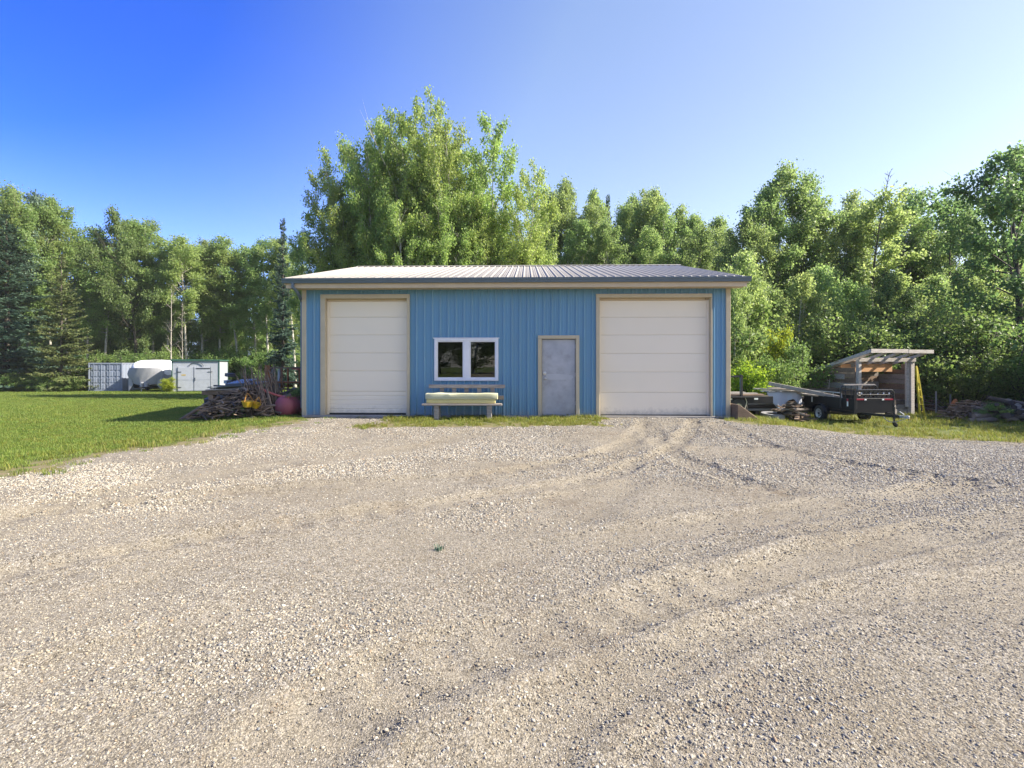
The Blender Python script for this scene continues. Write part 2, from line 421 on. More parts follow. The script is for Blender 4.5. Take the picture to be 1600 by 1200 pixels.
def stone_mat():
    m = bpy.data.materials.new('gravel_stone')
    nt, out = nodes_of(m); N = nt.nodes.new; L = nt.links.new
    b = N('ShaderNodeBsdfPrincipled'); b.inputs['Roughness'].default_value = 0.85; b.inputs['Specular IOR Level'].default_value = 0.3
    at = N('ShaderNodeAttribute'); at.attribute_type = 'INSTANCER'; at.attribute_name = 'tint'
    tc = N('ShaderNodeTexCoord'); n = N('ShaderNodeTexNoise'); n.inputs['Scale'].default_value = 3.0; n.inputs['Detail'].default_value = 5
    L(tc.outputs['Object'], n.inputs['Vector'])
    hv = N('ShaderNodeHueSaturation')
    mr = N('ShaderNodeMapRange'); mr.inputs['To Min'].default_value = 0.8; mr.inputs['To Max'].default_value = 1.2
    L(n.outputs['Fac'], mr.inputs['Value']); L(mr.outputs[0], hv.inputs['Value']); L(at.outputs['Color'], hv.inputs['Color'])
    L(hv.outputs[0], b.inputs['Base Color']); L(b.outputs[0], out.inputs['Surface'])
    return m
M['stone'] = stone_mat()

def ground_mat():
    """one soil for the whole ground: attribute 'gravel' 0..1, 'packed' 0..1 (dusty wheel tracks), 'wood' 0..1 (forest floor)"""
    m = bpy.data.materials.new('yard_ground')
    nt, out = nodes_of(m); N = nt.nodes.new; L = nt.links.new
    def attr(nm):
        a = N('ShaderNodeAttribute'); a.attribute_name = nm; return a.outputs['Fac']
    def noise(scale, det=5, rough=0.6):
        n = N('ShaderNodeTexNoise'); n.inputs['Scale'].default_value = scale; n.inputs['Detail'].default_value = det; n.inputs['Roughness'].default_value = rough
        L(geo.outputs['Position'], n.inputs['Vector']); return n
    def mixc(fac, a, b):
        x = N('ShaderNodeMix'); x.data_type = 'RGBA'
        for k, val in (('A', a), ('B', b)):
            if isinstance(val, tuple): x.inputs[k].default_value = rgba(val)
            else: L(val, x.inputs[k])
        if isinstance(fac, float): x.inputs['Factor'].default_value = fac
        else: L(fac, x.inputs['Factor'])
        return x.outputs['Result']
    def rng(v, a, b, c=0.0, d=1.0):
        r = N('ShaderNodeMapRange'); r.inputs['From Min'].default_value = a; r.inputs['From Max'].default_value = b; r.inputs['To Min'].default_value = c; r.inputs['To Max'].default_value = d
        L(v, r.inputs['Value']); return r.outputs[0]
    def math_(op, a, b):
        x = N('ShaderNodeMath'); x.operation = op
        for i, val in enumerate((a, b)):
            if isinstance(val, float): x.inputs[i].default_value = val
            else: L(val, x.inputs[i])
        return x.outputs[0]
    geo = N('ShaderNodeNewGeometry')
    # pebbles
    vo = N('ShaderNodeTexVoronoi'); vo.inputs['Scale'].default_value = 62; vo.inputs['Randomness'].default_value = 1.0
    L(geo.outputs['Position'], vo.inputs['Vector'])
    ramp = N('ShaderNodeValToRGB')
    sep = N('ShaderNodeSeparateColor'); L(vo.outputs['Color'], sep.inputs[0])
    L(sep.outputs[0], ramp.inputs['Fac'])
    cs = [(0.0, (0.05, 0.046, 0.042)), (0.2, (0.15, 0.13, 0.10)), (0.45, (0.245, 0.220, 0.178)), (0.7, (0.315, 0.290, 0.242)), (1.0, (0.40, 0.375, 0.335))]
    el = ramp.color_ramp.elements
    el[0].position = 0; el[0].color = rgba(cs[0][1]); el[1].position = 1; el[1].color = rgba(cs[-1][1])
    for p, c in cs[1:-1]:
        e = el.new(p); e.color = rgba(c)
    dirt = mixc(rng(noise(1.7).outputs['Fac'], 0.35, 0.65), (0.240, 0.210, 0.155), (0.290, 0.257, 0.196))
    dirt = mixc(rng(noise(25).outputs['Fac'], 0.3, 0.7, 0.0, 0.5), dirt, (0.175, 0.147, 0.11))
    cellmask = rng(vo.outputs['Distance'], 0.30, 0.70, 1.0, 0.35)
    big = rng(noise(0.8, 6).outputs['Fac'], 0.35, 0.62, 0.35, 0.95)
    pk = attr('packed')
    stonefac = math_('MULTIPLY', math_('MULTIPLY', cellmask, big), rng(pk, 0.0, 1.0, 1.0, 0.42))
    grav = mixc(stonefac, dirt, ramp.outputs['Color'])
    clod = math_('MULTIPLY', rng(noise(0.55, 7, 0.72).outputs['Fac'], 0.50, 0.64), rng(noise(6, 6, 0.7).outputs['Fac'], 0.40, 0.60, 0.0, 0.75))
    grav = mixc(clod, grav, (0.135, 0.105, 0.075))
    # lawn soil / thatch
    lawn = mixc(rng(noise(0.9).outputs['Fac'], 0.35, 0.65), (0.075, 0.118, 0.016), (0.110, 0.145, 0.026))
    lawn = mixc(rng(noise(45).outputs['Fac'], 0.35, 0.7, 0.0, 0.6), lawn, (0.050, 0.070, 0.018))
    dry = mixc(rng(noise(7).outputs['Fac'], 0.28, 0.56), lawn, (0.185, 0.15, 0.085))
    lawn2 = mixc(attr('edge'), lawn, dry)
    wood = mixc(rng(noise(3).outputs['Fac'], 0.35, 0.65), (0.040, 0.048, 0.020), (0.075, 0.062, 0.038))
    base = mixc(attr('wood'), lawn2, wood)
    gmask = rng(math_('ADD', attr('gravel'), rng(noise(9, 6, 0.7).outputs['Fac'], 0.0, 1.0, -0.35, 0.35)), 0.42, 0.58)
    colr = mixc(gmask, base, grav)
    v2 = N('ShaderNodeTexVoronoi'); v2.inputs['Scale'].default_value = 150
    L(geo.outputs['Position'], v2.inputs['Vector'])
    sp2 = N('ShaderNodeSeparateColor'); L(v2.outputs['Color'], sp2.inputs[0])
    hv2 = N('ShaderNodeHueSaturation'); L(colr, hv2.inputs['Color'])
    L(math_('MULTIPLY', rng(sp2.outputs[1], 0.0, 1.0, 0.62, 1.32), rng(v2.outputs['Distance'], 0.2, 0.8, 1.1, 0.6)), hv2.inputs['Value'])
    colr = mixc(gmask, colr, hv2.outputs[0])
    b = N('ShaderNodeBsdfPrincipled'); b.inputs['Roughness'].default_value = 0.95; b.inputs['Specular IOR Level'].default_value = 0.15
    L(colr, b.inputs['Base Color'])
    bp = N('ShaderNodeBump'); bp.inputs['Strength'].default_value = 0.55; bp.inputs['Distance'].default_value = 0.010
    hgt = math_('ADD', math_('MULTIPLY', math_('SUBTRACT', 1.0, vo.outputs['Distance']), rng(pk, 0.0, 1.0, 1.0, 0.25)), math_('ADD', math_('MULTIPLY', noise(30).outputs['Fac'], 0.8), math_('MULTIPLY', math_('SUBTRACT', 1.0, v2.outputs['Distance']), 0.45)))
    L(hgt, bp.inputs['Height']); L(bp.outputs[0], b.inputs['Normal'])
    L(b.outputs[0], out.inputs['Surface'])
    return m
M['ground'] = ground_mat()

# ------------------------------------------------------------------ ground
TRACKS = []   # (points world xy, half width, depth, packed, lugs)
def gpt(px, py):
    D = FPX * EYE / (py - HORIZON); return ((px - 800) / FPX * D, D)
def resample(pts, step=0.12):
    pts = np.array(pts, float); out = []
    t = np.linspace(0, len(pts) - 1, 40)
    # Catmull-Rom
    q = []
    for u in t:
        i = min(int(u), len(pts) - 2); f = u - i
        p0 = pts[max(i - 1, 0)]; p1 = pts[i]; p2 = pts[i + 1]; p3 = pts[min(i + 2, len(pts) - 1)]
        q.append(0.5 * ((2 * p1) + (-p0 + p2) * f + (2 * p0 - 5 * p1 + 4 * p2 - p3) * f * f + (-p0 + 3 * p1 - 3 * p2 + p3) * f ** 3))
    return np.array(q)
for pix, hw, dep, pk, lug in [
    ([(1005, 655), (985, 690), (900, 716), (780, 737), (600, 752), (300, 775), (-60, 815)], 0.17, 0.022, 0.75, 1),
    ([(1085, 655), (1065, 690), (985, 727), (900, 752), (720, 782), (560, 802), (300, 845), (-80, 910)], 0.17, 0.026, 0.7, 1),
    ([(760, 668), (700, 690), (560, 712), (400, 735), (150, 780), (-60, 830)], 0.30, 0.010, 0.8, 0),
    ([(560, 660), (520, 690), (420, 720), (250, 760), (-20, 840)], 0.45, 0.010, 0.75, 0),
    ([(1500, 760), (1250, 800), (960, 845), (700, 885), (480, 935), (250, 1005), (-40, 1090)], 0.22, 0.018, 0.8, 0),
    ([(1640, 800), (1400, 850), (1180, 900), (960, 960), (760, 1010), (600, 1070), (470, 1160)], 0.20, 0.030, 1.0, 1),
    ([(1640, 900), (1400, 930), (1200, 975), (1040, 1030), (900, 1100), (830, 1180)], 0.15, 0.014, 0.55, 0),
    ([(1120, 660), (1180, 690), (1300, 720), (1450, 745), (1660, 770)], 0.18, 0.018, 0.5, 1),
    ([(1010, 660), (1040, 700), (1120, 740), (1280, 780), (1480, 810), (1680, 840)], 0.18, 0.018, 0.45, 1),
    ([(980, 680), (950, 740), (880, 800), (700, 850), (400, 900), (0, 985)], 0.35, 0.008, 0.6, 0),
]:
    TRACKS.append((resample([gpt(*p) for p in pix]), hw, dep * 1.25, pk, lug))

def track_fields(x, y):
    """(height, packed) from the wheel tracks"""
    x = np.asarray(x, float); y = np.asarray(y, float)
    sh = x.shape; x = x.ravel(); y = y.ravel()
    h = np.zeros_like(x); pk = np.full_like(x, -1.0)
    for pts, hw, dep, p, lug in TRACKS:
        lo = pts.min(0) - 3 * hw - .3; hi = pts.max(0) + 3 * hw + .3
        sel = np.where((x > lo[0]) & (x < hi[0]) & (y > lo[1]) & (y < hi[1]))[0]
        if len(sel) == 0: continue
        X = x[sel]; Y = y[sel]
        best = np.full(len(sel), 1e9); along = np.zeros(len(sel)); acc = 0.0
        for a, b in zip(pts[:-1], pts[1:]):
            d = b - a; L2 = float(d @ d)
            if L2 < 1e-9: continue
            t = np.clip(((X - a[0]) * d[0] + (Y - a[1]) * d[1]) / L2, 0, 1)
            dd = np.hypot(X - a[0] - t * d[0], Y - a[1] - t * d[1])
            m = dd < best; best[m] = dd[m]; along[m] = (acc + t * math.sqrt(L2))[m]
            acc += math.sqrt(L2)
        w = hw * (1 + 0.5 * fbm(X * 1.3, Y * 1.3, 41))
        fade = np.clip(0.85 + 1.1 * fbm(X * 0.6, Y * 0.6, 43), 0.15, 1)
        core = 1 - sstep(0.75, 1.15, best / w)
        berm = np.exp(-((best / w - 1.35) / 0.28) ** 2)
        dep = dep * 1.0
        hh = -dep * core + dep * 0.9 * berm * (1 + 1.2 * fbm(X * 4, Y * 4, 47))
        if lug: hh = hh + core * 0.020 * np.clip(3 * np.sin(along * 2 * PI / 0.30 + best * 10), -1, 1) * np.clip(fbm(X * .9, Y * .9, 51) * 2 + .5, 0, 1)
        h[sel] += hh * fade
        pk[sel] = np.maximum(pk[sel], (core * p - .6 * berm * (1 - core)) * fade)
    return h.reshape(sh), np.where(pk < -.99, 0, pk).reshape(sh)

def soft(t, k=1.5):
    return np.log1p(np.exp(np.clip(np.asarray(t, float) / k, -30, 30))) * k
def zbase(x, y):
    x = np.asarray(x, float); y = np.asarray(y, float)
    z = -0.0284 * np.minimum(soft(y - 13.9), 36)
    z = z - 0.13 * sstep(-5.6, -8.5, x) * sstep(5, 11, y)
    z = z - 0.38 * sstep(5.4, 9.2, x) * sstep(6.5, 13.2, y)
    z = z + 0.012 * fbm(x * 0.35, y * 0.35, 3) * 2
    return z
def zt(x, y): return float(zbase(x, y))

def fe(x):   # where the wood begins
    return np.interp(x, [-300, -60, -40, -32, -24, -12, -7.5, -5, 6, 8.5, 12, 16, 18.5, 20, 300], [44, 45, 47.5, 51, 56, 58, 40, 26.5, 26, 21.5, 22.0, 20.5, 17.5, 8, 4])
def gravel_d(x, y):
    """> 0 on gravel (metres, roughly)"""
    x = np.asarray(x, float); y = np.asarray(y, float)
    xl = np.interp(y, [-200, 0, 6.15, 6.7, 8.2, 9.2, 10.8, 12.6, 13.6], [-7.6, -6.9, -6.15, -5.9, -6.0, -5.65, -5.35, -5.25, -5.0])
    yr = np.interp(x, [4.9, 5.2, 5.5, 7.1, 8.9, 9.5, 10.1, 10.6, 12, 14, 40], [16, 13.4, 12.0, 12.4, 12.9, 12.5, 11.6, 10.6, 9.5, 8.6, 7.5])
    g = np.minimum(x - xl, yr - y)
    g = np.minimum(g, 13.75 - y)
    strip = np.minimum(np.minimum(x + 3.35, 2.3 - x), y - 11.35)
    g = np.minimum(g, -strip * 1.2)
    return g + 0.62 * fbm(x * 0.9, y * 0.9, 11, 6) + 0.22 * fbm(x * 3.1, y * 3.1, 13, 3)

def axis(segs):
    a = []
    for lo, hi, st in segs:
        n = max(1, int(round((hi - lo) / st))); a += list(np.linspace(lo, hi, n, endpoint=False))
    a.append(segs[-1][1]); return np.array(a)
gx = axis([(-420, -120, 30), (-120, -50, 5), (-50, -20, 1.0), (-20, -12, 0.35), (-12, 12, 0.10), (12, 20, 0.35), (20, 50, 1.0), (50, 120, 5), (120, 420, 30)])
gy = axis([(-160, -20, 10), (-20, -2, 1.5), (-2, 1.2, 0.3), (1.2, 9.5, 0.055), (9.5, 14, 0.085), (14, 24, 0.4), (24, 60, 1.2), (60, 120, 6), (120, 520, 40)])
GX, GY = np.meshgrid(gx, gy)
gd = gravel_d(GX, GY)
th, tp = track_fields(GX, GY)
gm = sstep(-0.25, 0.25, gd)
GZ = zbase(GX, GY) + gm * (th + 0.010 * fbm(GX * 2.2, GY * 2.2, 21, 4) + 0.02 * fbm(GX * 0.7, GY * 0.9, 22, 3)) * sstep(30, 20, GY)
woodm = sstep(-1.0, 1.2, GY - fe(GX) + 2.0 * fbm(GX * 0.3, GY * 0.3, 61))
edge = np.exp(-(np.clip(-gd, 0, 9) / 1.5) ** 2) * (1 - woodm) + 0.35 * sstep(6, 8, GX)
ny, nx = GX.shape
idx = np.arange(nx * ny).reshape(ny, nx)
quads = np.stack([idx[:-1, :-1], idx[:-1, 1:], idx[1:, 1:], idx[1:, :-1]], -1).reshape(-1, 4)
fc = lambda A: ((A[:-1, :-1] + A[1:, 1:] + A[:-1, 1:] + A[1:, :-1]) / 4).ravel()
fg, fw = fc(gd), fc(woodm)
VX = np.stack([GX, GY, GZ], -1).reshape(-1, 3)
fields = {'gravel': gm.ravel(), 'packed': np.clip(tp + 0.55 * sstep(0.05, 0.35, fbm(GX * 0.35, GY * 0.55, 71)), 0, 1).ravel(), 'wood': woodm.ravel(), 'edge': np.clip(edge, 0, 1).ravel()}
def ground_piece(name, sel, label):
    q = quads[sel]
    used, inv = np.unique(q.ravel(), return_inverse=True)
    me = np_mesh(name, VX[used], inv.reshape(-1, 4), M['ground'], True)
    for k, a in fields.items():
        at = me.attributes.new(k, 'FLOAT', 'POINT'); at.data.foreach_set('value', a[used].astype(np.float32))
    o = link_mesh(name, me)
    return tag(o, label, None, None, 'structure')
ground_piece('gravel_yard', (fg > 0) & (fw < 0.5), 'pale beige gravel yard with curving wheel tracks')
ground_piece('lawn', (fg <= 0) & (fw < 0.5), 'bright green mown lawn and grass verge round the gravel yard')
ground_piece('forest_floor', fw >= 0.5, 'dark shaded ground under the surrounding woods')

# scatter helper: a point cloud whose points carry what stands on them
def scatter(name, pts, rot, scl, which, sources, tint=None, label=None, kind='stuff'):
    me = bpy.data.meshes.new(name)
    me.vertices.add(len(pts)); me.vertices.foreach_set('co', np.asarray(pts, np.float32).ravel())
    def at(n, ty, data, key):
        a = me.attributes.new(n, ty, 'POINT'); a.data.foreach_set(key, np.ascontiguousarray(data).ravel())
    at('rot', 'FLOAT_VECTOR', np.asarray(rot, np.float32), 'vector')
    at('scl', 'FLOAT_VECTOR', np.asarray(scl, np.float32), 'vector')
    at('which', 'INT', np.asarray(which, np.int32), 'value')
    if tint is not None:
        at('tint', 'FLOAT_COLOR', np.concatenate([tint, np.ones((len(tint), 1))], 1).astype(np.float32), 'color')
    o = link_mesh(name, me)
    ng = bpy.data.node_groups.new(name + '_scatter', 'GeometryNodeTree')
    ng.interface.new_socket('Geometry', in_out='INPUT', socket_type='NodeSocketGeometry')
    ng.interface.new_socket('Geometry', in_out='OUTPUT', socket_type='NodeSocketGeometry')
    N = ng.nodes.new; L = ng.links.new
    gi = N('NodeGroupInput'); go = N('NodeGroupOutput')
    ip = N('GeometryNodeInstanceOnPoints'); L(gi.outputs[0], ip.inputs['Points'])
    jn = N('GeometryNodeJoinGeometry')
    for s in reversed(sources):
        ob = N('GeometryNodeObjectInfo'); ob.inputs['Object'].default_value = s; ob.inputs['As Instance'].default_value = True
        L(ob.outputs['Geometry'], jn.inputs[0])
    L(jn.outputs[0], ip.inputs['Instance'])
    ip.inputs['Pick Instance'].default_value = True
    def na(n, ty):
        a = N('GeometryNodeInputNamedAttribute'); a.data_type = ty; a.inputs['Name'].default_value = n
        return [x for x in a.outputs if x.name == 'Attribute' and x.enabled][0]
    L(na('which', 'INT'), ip.inputs['Instance Index'])
    L(na('rot', 'FLOAT_VECTOR'), ip.inputs['Rotation'])
    L(na('scl', 'FLOAT_VECTOR'), ip.inputs['Scale'])
    L(ip.outputs[0], go.inputs[0])
    md = o.modifiers.new('scatter', 'NODES'); md.node_group = ng
    return tag(o, label, None, None, kind)
def source(name, me): return bpy.data.objects.new(name, me)     # never linked: only scattered

NP = np.random.default_rng(5)

# gravel stones
import bmesh
peb = []
for k in range(6):
    bm = bmesh.new(); bmesh.ops.create_icosphere(bm, subdivisions=1 if k < 4 else 2, radius=0.5)
    q = NP.normal(size=(5, 3)); q /= np.linalg.norm(q, axis=1)[:, None]; w = NP.uniform(-0.16, 0.12, 5)
    for v in bm.verts:
        p = v.co; s = 1 + sum(w[i] * max(0, p.normalized().dot(Vector(q[i]))) ** 2 for i in range(5)) * 1.6
        v.co = Vector((p.x * s, p.y * s * (0.78 + 0.05 * k % 0.2), p.z * s * 0.62))
    me = bpy.data.meshes.new('pebble'); bm.to_mesh(me); bm.free(); me.materials.append(M['stone'])
    me.polygons.foreach_set('use_smooth', [k % 2 == 0] * len(me.polygons))
    peb.append(source('pebble', me))
sp = []; ss = []
for y0, y1, den, smin, smax, fine in ((1.3, 2.6, 5200, .009, .029, 0), (2.6, 4.2, 4000, .010, .030, 0), (4.2, 6.5, 3600, .012, .036, 0), (6.5, 9.5, 2300, .015, .042, 0), (9.5, 13.5, 900, .020, .048, 0),
                                      (1.3, 3.0, 15000, .004, .011, 1), (3.0, 5.0, 6000, .006, .013, 1)):
    xm = min(y1 * 1.12 + 5.0, 15.0)
    n = int(den * 2 * xm * (y1 - y0))
    x = NP.uniform(-xm, xm, n); y = NP.uniform(y0, y1, n)
    keep = (np.abs(x) < y * 1.08 + .4 + 4.5 * NP.uniform(0, 1, n) ** 1.4)
    x = x[keep]; y = y[keep]
    g = gravel_d(x, y); _, pk = track_fields(x, y)
    patch = np.clip(0.52 + 1.6 * fbm(x * 0.5 + 3, y * 0.75, 81, 5) + 0.035 * x, 0.12, 1)
    if fine: patch = np.clip(patch * .5 + .45, 0, 1)
    pr = sstep(-0.15, 0.3, g) * patch * np.clip(1 - (0.92 - .45 * fine) * pk, 0, 1.4)
    pr = np.maximum(pr, 0.10 * sstep(-0.3, 0.2, g))
    k = NP.uniform(0, 1, len(x)) < pr
    x = x[k]; y = y[k]; patch = patch[k]
    s = smin + (smax - smin) * NP.beta(1.0, 3.6, len(x)) * (0.5 + 0.75 * patch)
    sp.append(np.stack([x, y], 1)); ss.append(s)
sp = np.concatenate(sp); ss = np.concatenate(ss)
# height of the ground sheet itself, bilinear
def ground_z(x, y):
    i = np.clip(np.searchsorted(gx, x) - 1, 0, nx - 2); j = np.clip(np.searchsorted(gy, y) - 1, 0, ny - 2)
    fx = (x - gx[i]) / (gx[i + 1] - gx[i]); fy = (y - gy[j]) / (gy[j + 1] - gy[j])
    return (GZ[j, i] * (1 - fx) + GZ[j, i + 1] * fx) * (1 - fy) + (GZ[j + 1, i] * (1 - fx) + GZ[j + 1, i + 1] * fx) * fy
n = len(sp)
pal = np.array([(.50, .45, .38), (.43, .375, .30), (.58, .54, .48), (.36, .31, .255), (.27, .25, .23), (.15, .145, .145), (.42, .31, .22), (.66, .63, .58), (.31, .32, .34)])
pi_ = NP.choice(len(pal), n, p=[.23, .20, .14, .13, .11, .08, .03, .04, .04])
tint = pal[pi_] * NP.uniform(0.82, 1.15, (n, 1)) * np.array([.65, .65, .605])
rot = np.stack([NP.normal(0, .3, n), NP.normal(0, .3, n), NP.uniform(0, 6.28, n)], 1)
scl = ss[:, None] * np.stack([NP.uniform(.8, 1.3, n), NP.uniform(.75, 1.1, n), NP.uniform(.75, 1.15, n)], 1)
pz = ground_z(sp[:, 0], sp[:, 1]) + ss * 0.08
scatter('gravel_stones', np.column_stack([sp, pz]), rot, scl, NP.integers(0, 6, n), peb, tint, 'loose pale stones of the gravel yard')
print('stones', n)

# grass
def tuft(n, h, rad, w, matn, lean=0.5):
    V = []; F = []
    for i in range(n):
        a = NP.uniform(0, 6.28); r = rad * math.sqrt(NP.uniform(0, 1)); bx, by = r * math.cos(a), r * math.sin(a)
        hh = h * NP.uniform(0.5, 1.15); t = NP.uniform(0, 6.28); le = lean * hh * NP.uniform(.2, 1.2)
        dx, dy = math.cos(t), math.sin(t); sx, sy = -dy * w / 2, dx * w / 2
        b = len(V)
        V += [(bx - sx, by - sy, -0.01), (bx + sx, by + sy, -0.01), (bx + sx * .8 + dx * le * .35, by + sy * .8 + dy * le * .35, hh * .6), (bx - sx * .8 + dx * le * .35, by - sy * .8 + dy * le * .35, hh * .6), (bx + dx * le, by + dy * le, hh)]
        F += [(b, b + 1, b + 2), (b, b + 2, b + 3), (b + 3, b + 2, b + 4)]
    me = np_mesh('grass_tuft', V, F, matn); return source('grass_tuft', me)
tl = [tuft(46, 0.05, 0.13, 0.007, M['grass'], 0.7) for _ in range(4)]
tl += [tuft(40, 0.045, 0.13, 0.007, M['drygrass'], 0.9) for _ in range(2)]
gp = []; gs = []
for x0, x1, y0, y1, den, sc in ((-16, -4.5, 4.5, 13, 75, 1.0), (-34, -4.5, 13, 26, 42, 1.25), (-60, -4.5, 26, 49, 14, 2.0)):
    n = int((x1 - x0) * (y1 - y0) * den)
    x = NP.uniform(x0, x1, n); y = NP.uniform(y0, y1, n)
    k = (np.abs(x) < y * 1.2 + 2) & (y < fe(x) + 0.5)
    k &= ~((x > -5.9) & (y > 13.2) & (y < 26))
    x = x[k]; y = y[k]
    g = gravel_d(x, y)
    pr = np.maximum(sstep(0.2, -1.5, g + 0.9 * fbm(x * 1.7, y * 1.7, 91)), .06 * sstep(.9, .1, g))
    k = NP.uniform(0, 1, len(x)) < pr
    gp.append(np.stack([x[k], y[k]], 1)); gs.append(np.full(k.sum(), sc) * NP.uniform(.7, 1.25, k.sum()))
gp = np.concatenate(gp); gs = np.concatenate(gs); n = len(gp)
scatter('lawn_grass', np.column_stack([gp, ground_z(gp[:, 0], gp[:, 1])]), np.stack([np.zeros(n), np.zeros(n), NP.uniform(0, 6.28, n)], 1), gs[:, None] * np.stack([np.ones(n), np.ones(n), NP.uniform(.7, 1.2, n)], 1), np.where(NP.uniform(0, 1, n) < .78, NP.integers(0, 4, n), NP.integers(4, 6, n)), tl, None, 'short mown grass of the green lawn')
tw = [tuft(26, 0.10, 0.10, 0.008, M['drygrass'], 0.8) for _ in range(4)]
wp = []; ws = []
for x0, x1, y0, y1, den in ((-4.2, 3.2, 10.2, 13.5, 130), (5.0, 18, 8, 15.5, 45), (5.7, 22, 15.5, 22, 30), (-7.5, -4.6, 5, 13, 16)):
    n = int((x1 - x0) * (y1 - y0) * den)
    x = NP.uniform(x0, x1, n); y = NP.uniform(y0, y1, n)
    g = gravel_d(x, y)
    pr = sstep(0.25, -0.45, g + 0.6 * fbm(x * 2.3, y * 2.3, 95)) * np.clip(.75 + 1.4 * fbm(x * 1.1, y * 1.1, 97), .1, 1)
    k = NP.uniform(0, 1, n) < pr
    x = x[k]; y = y[k]
    wp.append(np.stack([x, y], 1)); ws.append(NP.uniform(.45, 1.15, len(x)) * (1 + .9 * sstep(14.5, 17, y) * NP.uniform(0, 1, len(x)) ** 2) * np.where((np.abs(x) < 4) & (y < 12.4), .7, 1))
wp = np.concatenate(wp); ws = np.concatenate(ws); n = len(wp)
scatter('verge_grass', np.column_stack([wp, ground_z(wp[:, 0], wp[:, 1])]), np.stack([np.zeros(n), np.zeros(n), NP.uniform(0, 6.28, n)], 1), np.repeat(ws[:, None], 3, 1), NP.integers(0, 4, n), tw, None, 'patchy unmown grass along the workshop and beside the trailers')

# ------------------------------------------------------------------ workshop building
TH = R(-1.6)
OY = 13.55
CT, ST = math.cos(TH), math.sin(TH)
def wu(px, v=0.0):
    """distance along the front wall of photograph column px, on a plane v behind the wall"""
    ox, oy = -ST * v, OY + CT * v
    r = (px - 800) / FPX
    return (r * oy - ox) / (CT - r * ST)
def wz(px, py, v=0.0):
    u = wu(px, v); Y = OY + CT * v + u * ST
    return EYE + (HORIZON - py) / FPX * Y
shop = thing('workshop', 'long blue metal workshop with two cream garage doors and pale steel roof', 'workshop', (0, OY, 0), TH)
UL, UR = wu(473), wu(1140)
DEP = 10.6
SOF = 3.365
EV = -0.47                                        # eave line in front of the wall
EL, ER = wu(443, EV), wu(1171, EV)
ZE, ZR = 3.60, 4.98
VR = DEP / 2
# openings (trim outer and inner edges)
def opening(xo0, xo1, yo, xi0, xi1, yi, yb):
    xc = (xo0 + xo1) / 2
    return dict(o0=wu(xo0), o1=wu(xo1), oz=wz(xc, yo), i0=wu(xi0), i1=wu(xi1), iz=wz(xc, yi), b=wz(xc, yb))
OL = opening(501.5, 640.5, 460, 509, 636, 466.5, 647.3)
ORT = opening(931, 1112, 459.2, 936.5, 1110, 465, 650.2)
OE = opening(840.5, 905, 524, 846.5, 899.5, 529.5, 649)
OW = dict(o0=wu(679), o1=wu(778.7), oz=wz(729, 529), b=wz(729, 595))
# cladding strips
PIT = 0.2117
PROF = [(0, 0), (0.010, -0.004), (0.020, -0.034), (0.040, -0.034), (0.050, -0.004), (0.06, 0), (0.115, 0), (0.119, -0.003), (0.127, -0.003), (0.131, 0), (0.166, 0), (0.170, -0.003), (0.178, -0.003), (0.182, 0), (PIT, 0)]
def strip_mesh(xa, xb, z0, z1):
    px_ = [p[0] for p in PROF]; py_ = [p[1] for p in PROF]
    pr = [(xa, float(np.interp(xa, px_, py_)))] + [p for p in PROF if xa + 1e-4 < p[0] < xb - 1e-4] + [(xb, float(np.interp(xb, px_, py_)))]
    V = [(x, y, z) for z in (z0, z1) for x, y in pr]; n = len(pr)
    F = [(i, i + 1, i + 1 + n, i + n) for i in range(n - 1)]
    return np_mesh('cladding_panel', V, F, M['blue'])
cache = {}
u = UL + 0.06
ulast = UR - 0.06
zb = 0.03
CUT = .03
while u < ulast - 0.02:
    ue = min(u + PIT, ulast)
    brk = sorted({u, ue} | {b for o in (OL, ORT, OE, OW) for b in (o['o0'] + CUT, o['o1'] - CUT) if u + .004 < b < ue - .004})
    for a, b in zip(brk[:-1], brk[1:]):
        c = (a + b) / 2
        segs = [(zb, SOF)]
        for o in (OL, ORT, OE):
            if o['o0'] + CUT < c < o['o1'] - CUT: segs = [(o['oz'] - CUT, SOF)]
        if OW['o0'] + CUT < c < OW['o1'] - CUT: segs = [(zb, OW['b'] + CUT), (OW['oz'] - CUT, SOF)]
        for z0, z1 in segs:
            key = (round(a - u, 3), round(b - u, 3), round(z0, 3), round(z1, 3))
            if key not in cache: cache[key] = strip_mesh(a - u, b - u, z0, z1)
            link_mesh('cladding_panel', cache[key], shop, (u, 0, 0))
    u += PIT
# screws: rows of small heads, joined
m = MB()
for zz in (0.35, 1.05, 1.75, 2.45, 3.05):
    u = UL + 0.06 + 0.09
    while u < ulast:
        if not any(o['o0'] - .02 < u < o['o1'] + .02 and zz < o['oz'] + .02 and zz > o['b'] - .02 for o in (OL, ORT, OE, OW)):
            m.box((u, -0.004, zz), (0.012, 0.008, 0.012))
        u += PIT
tag(m.build('screw_heads', M['blue'], shop), kind='stuff')
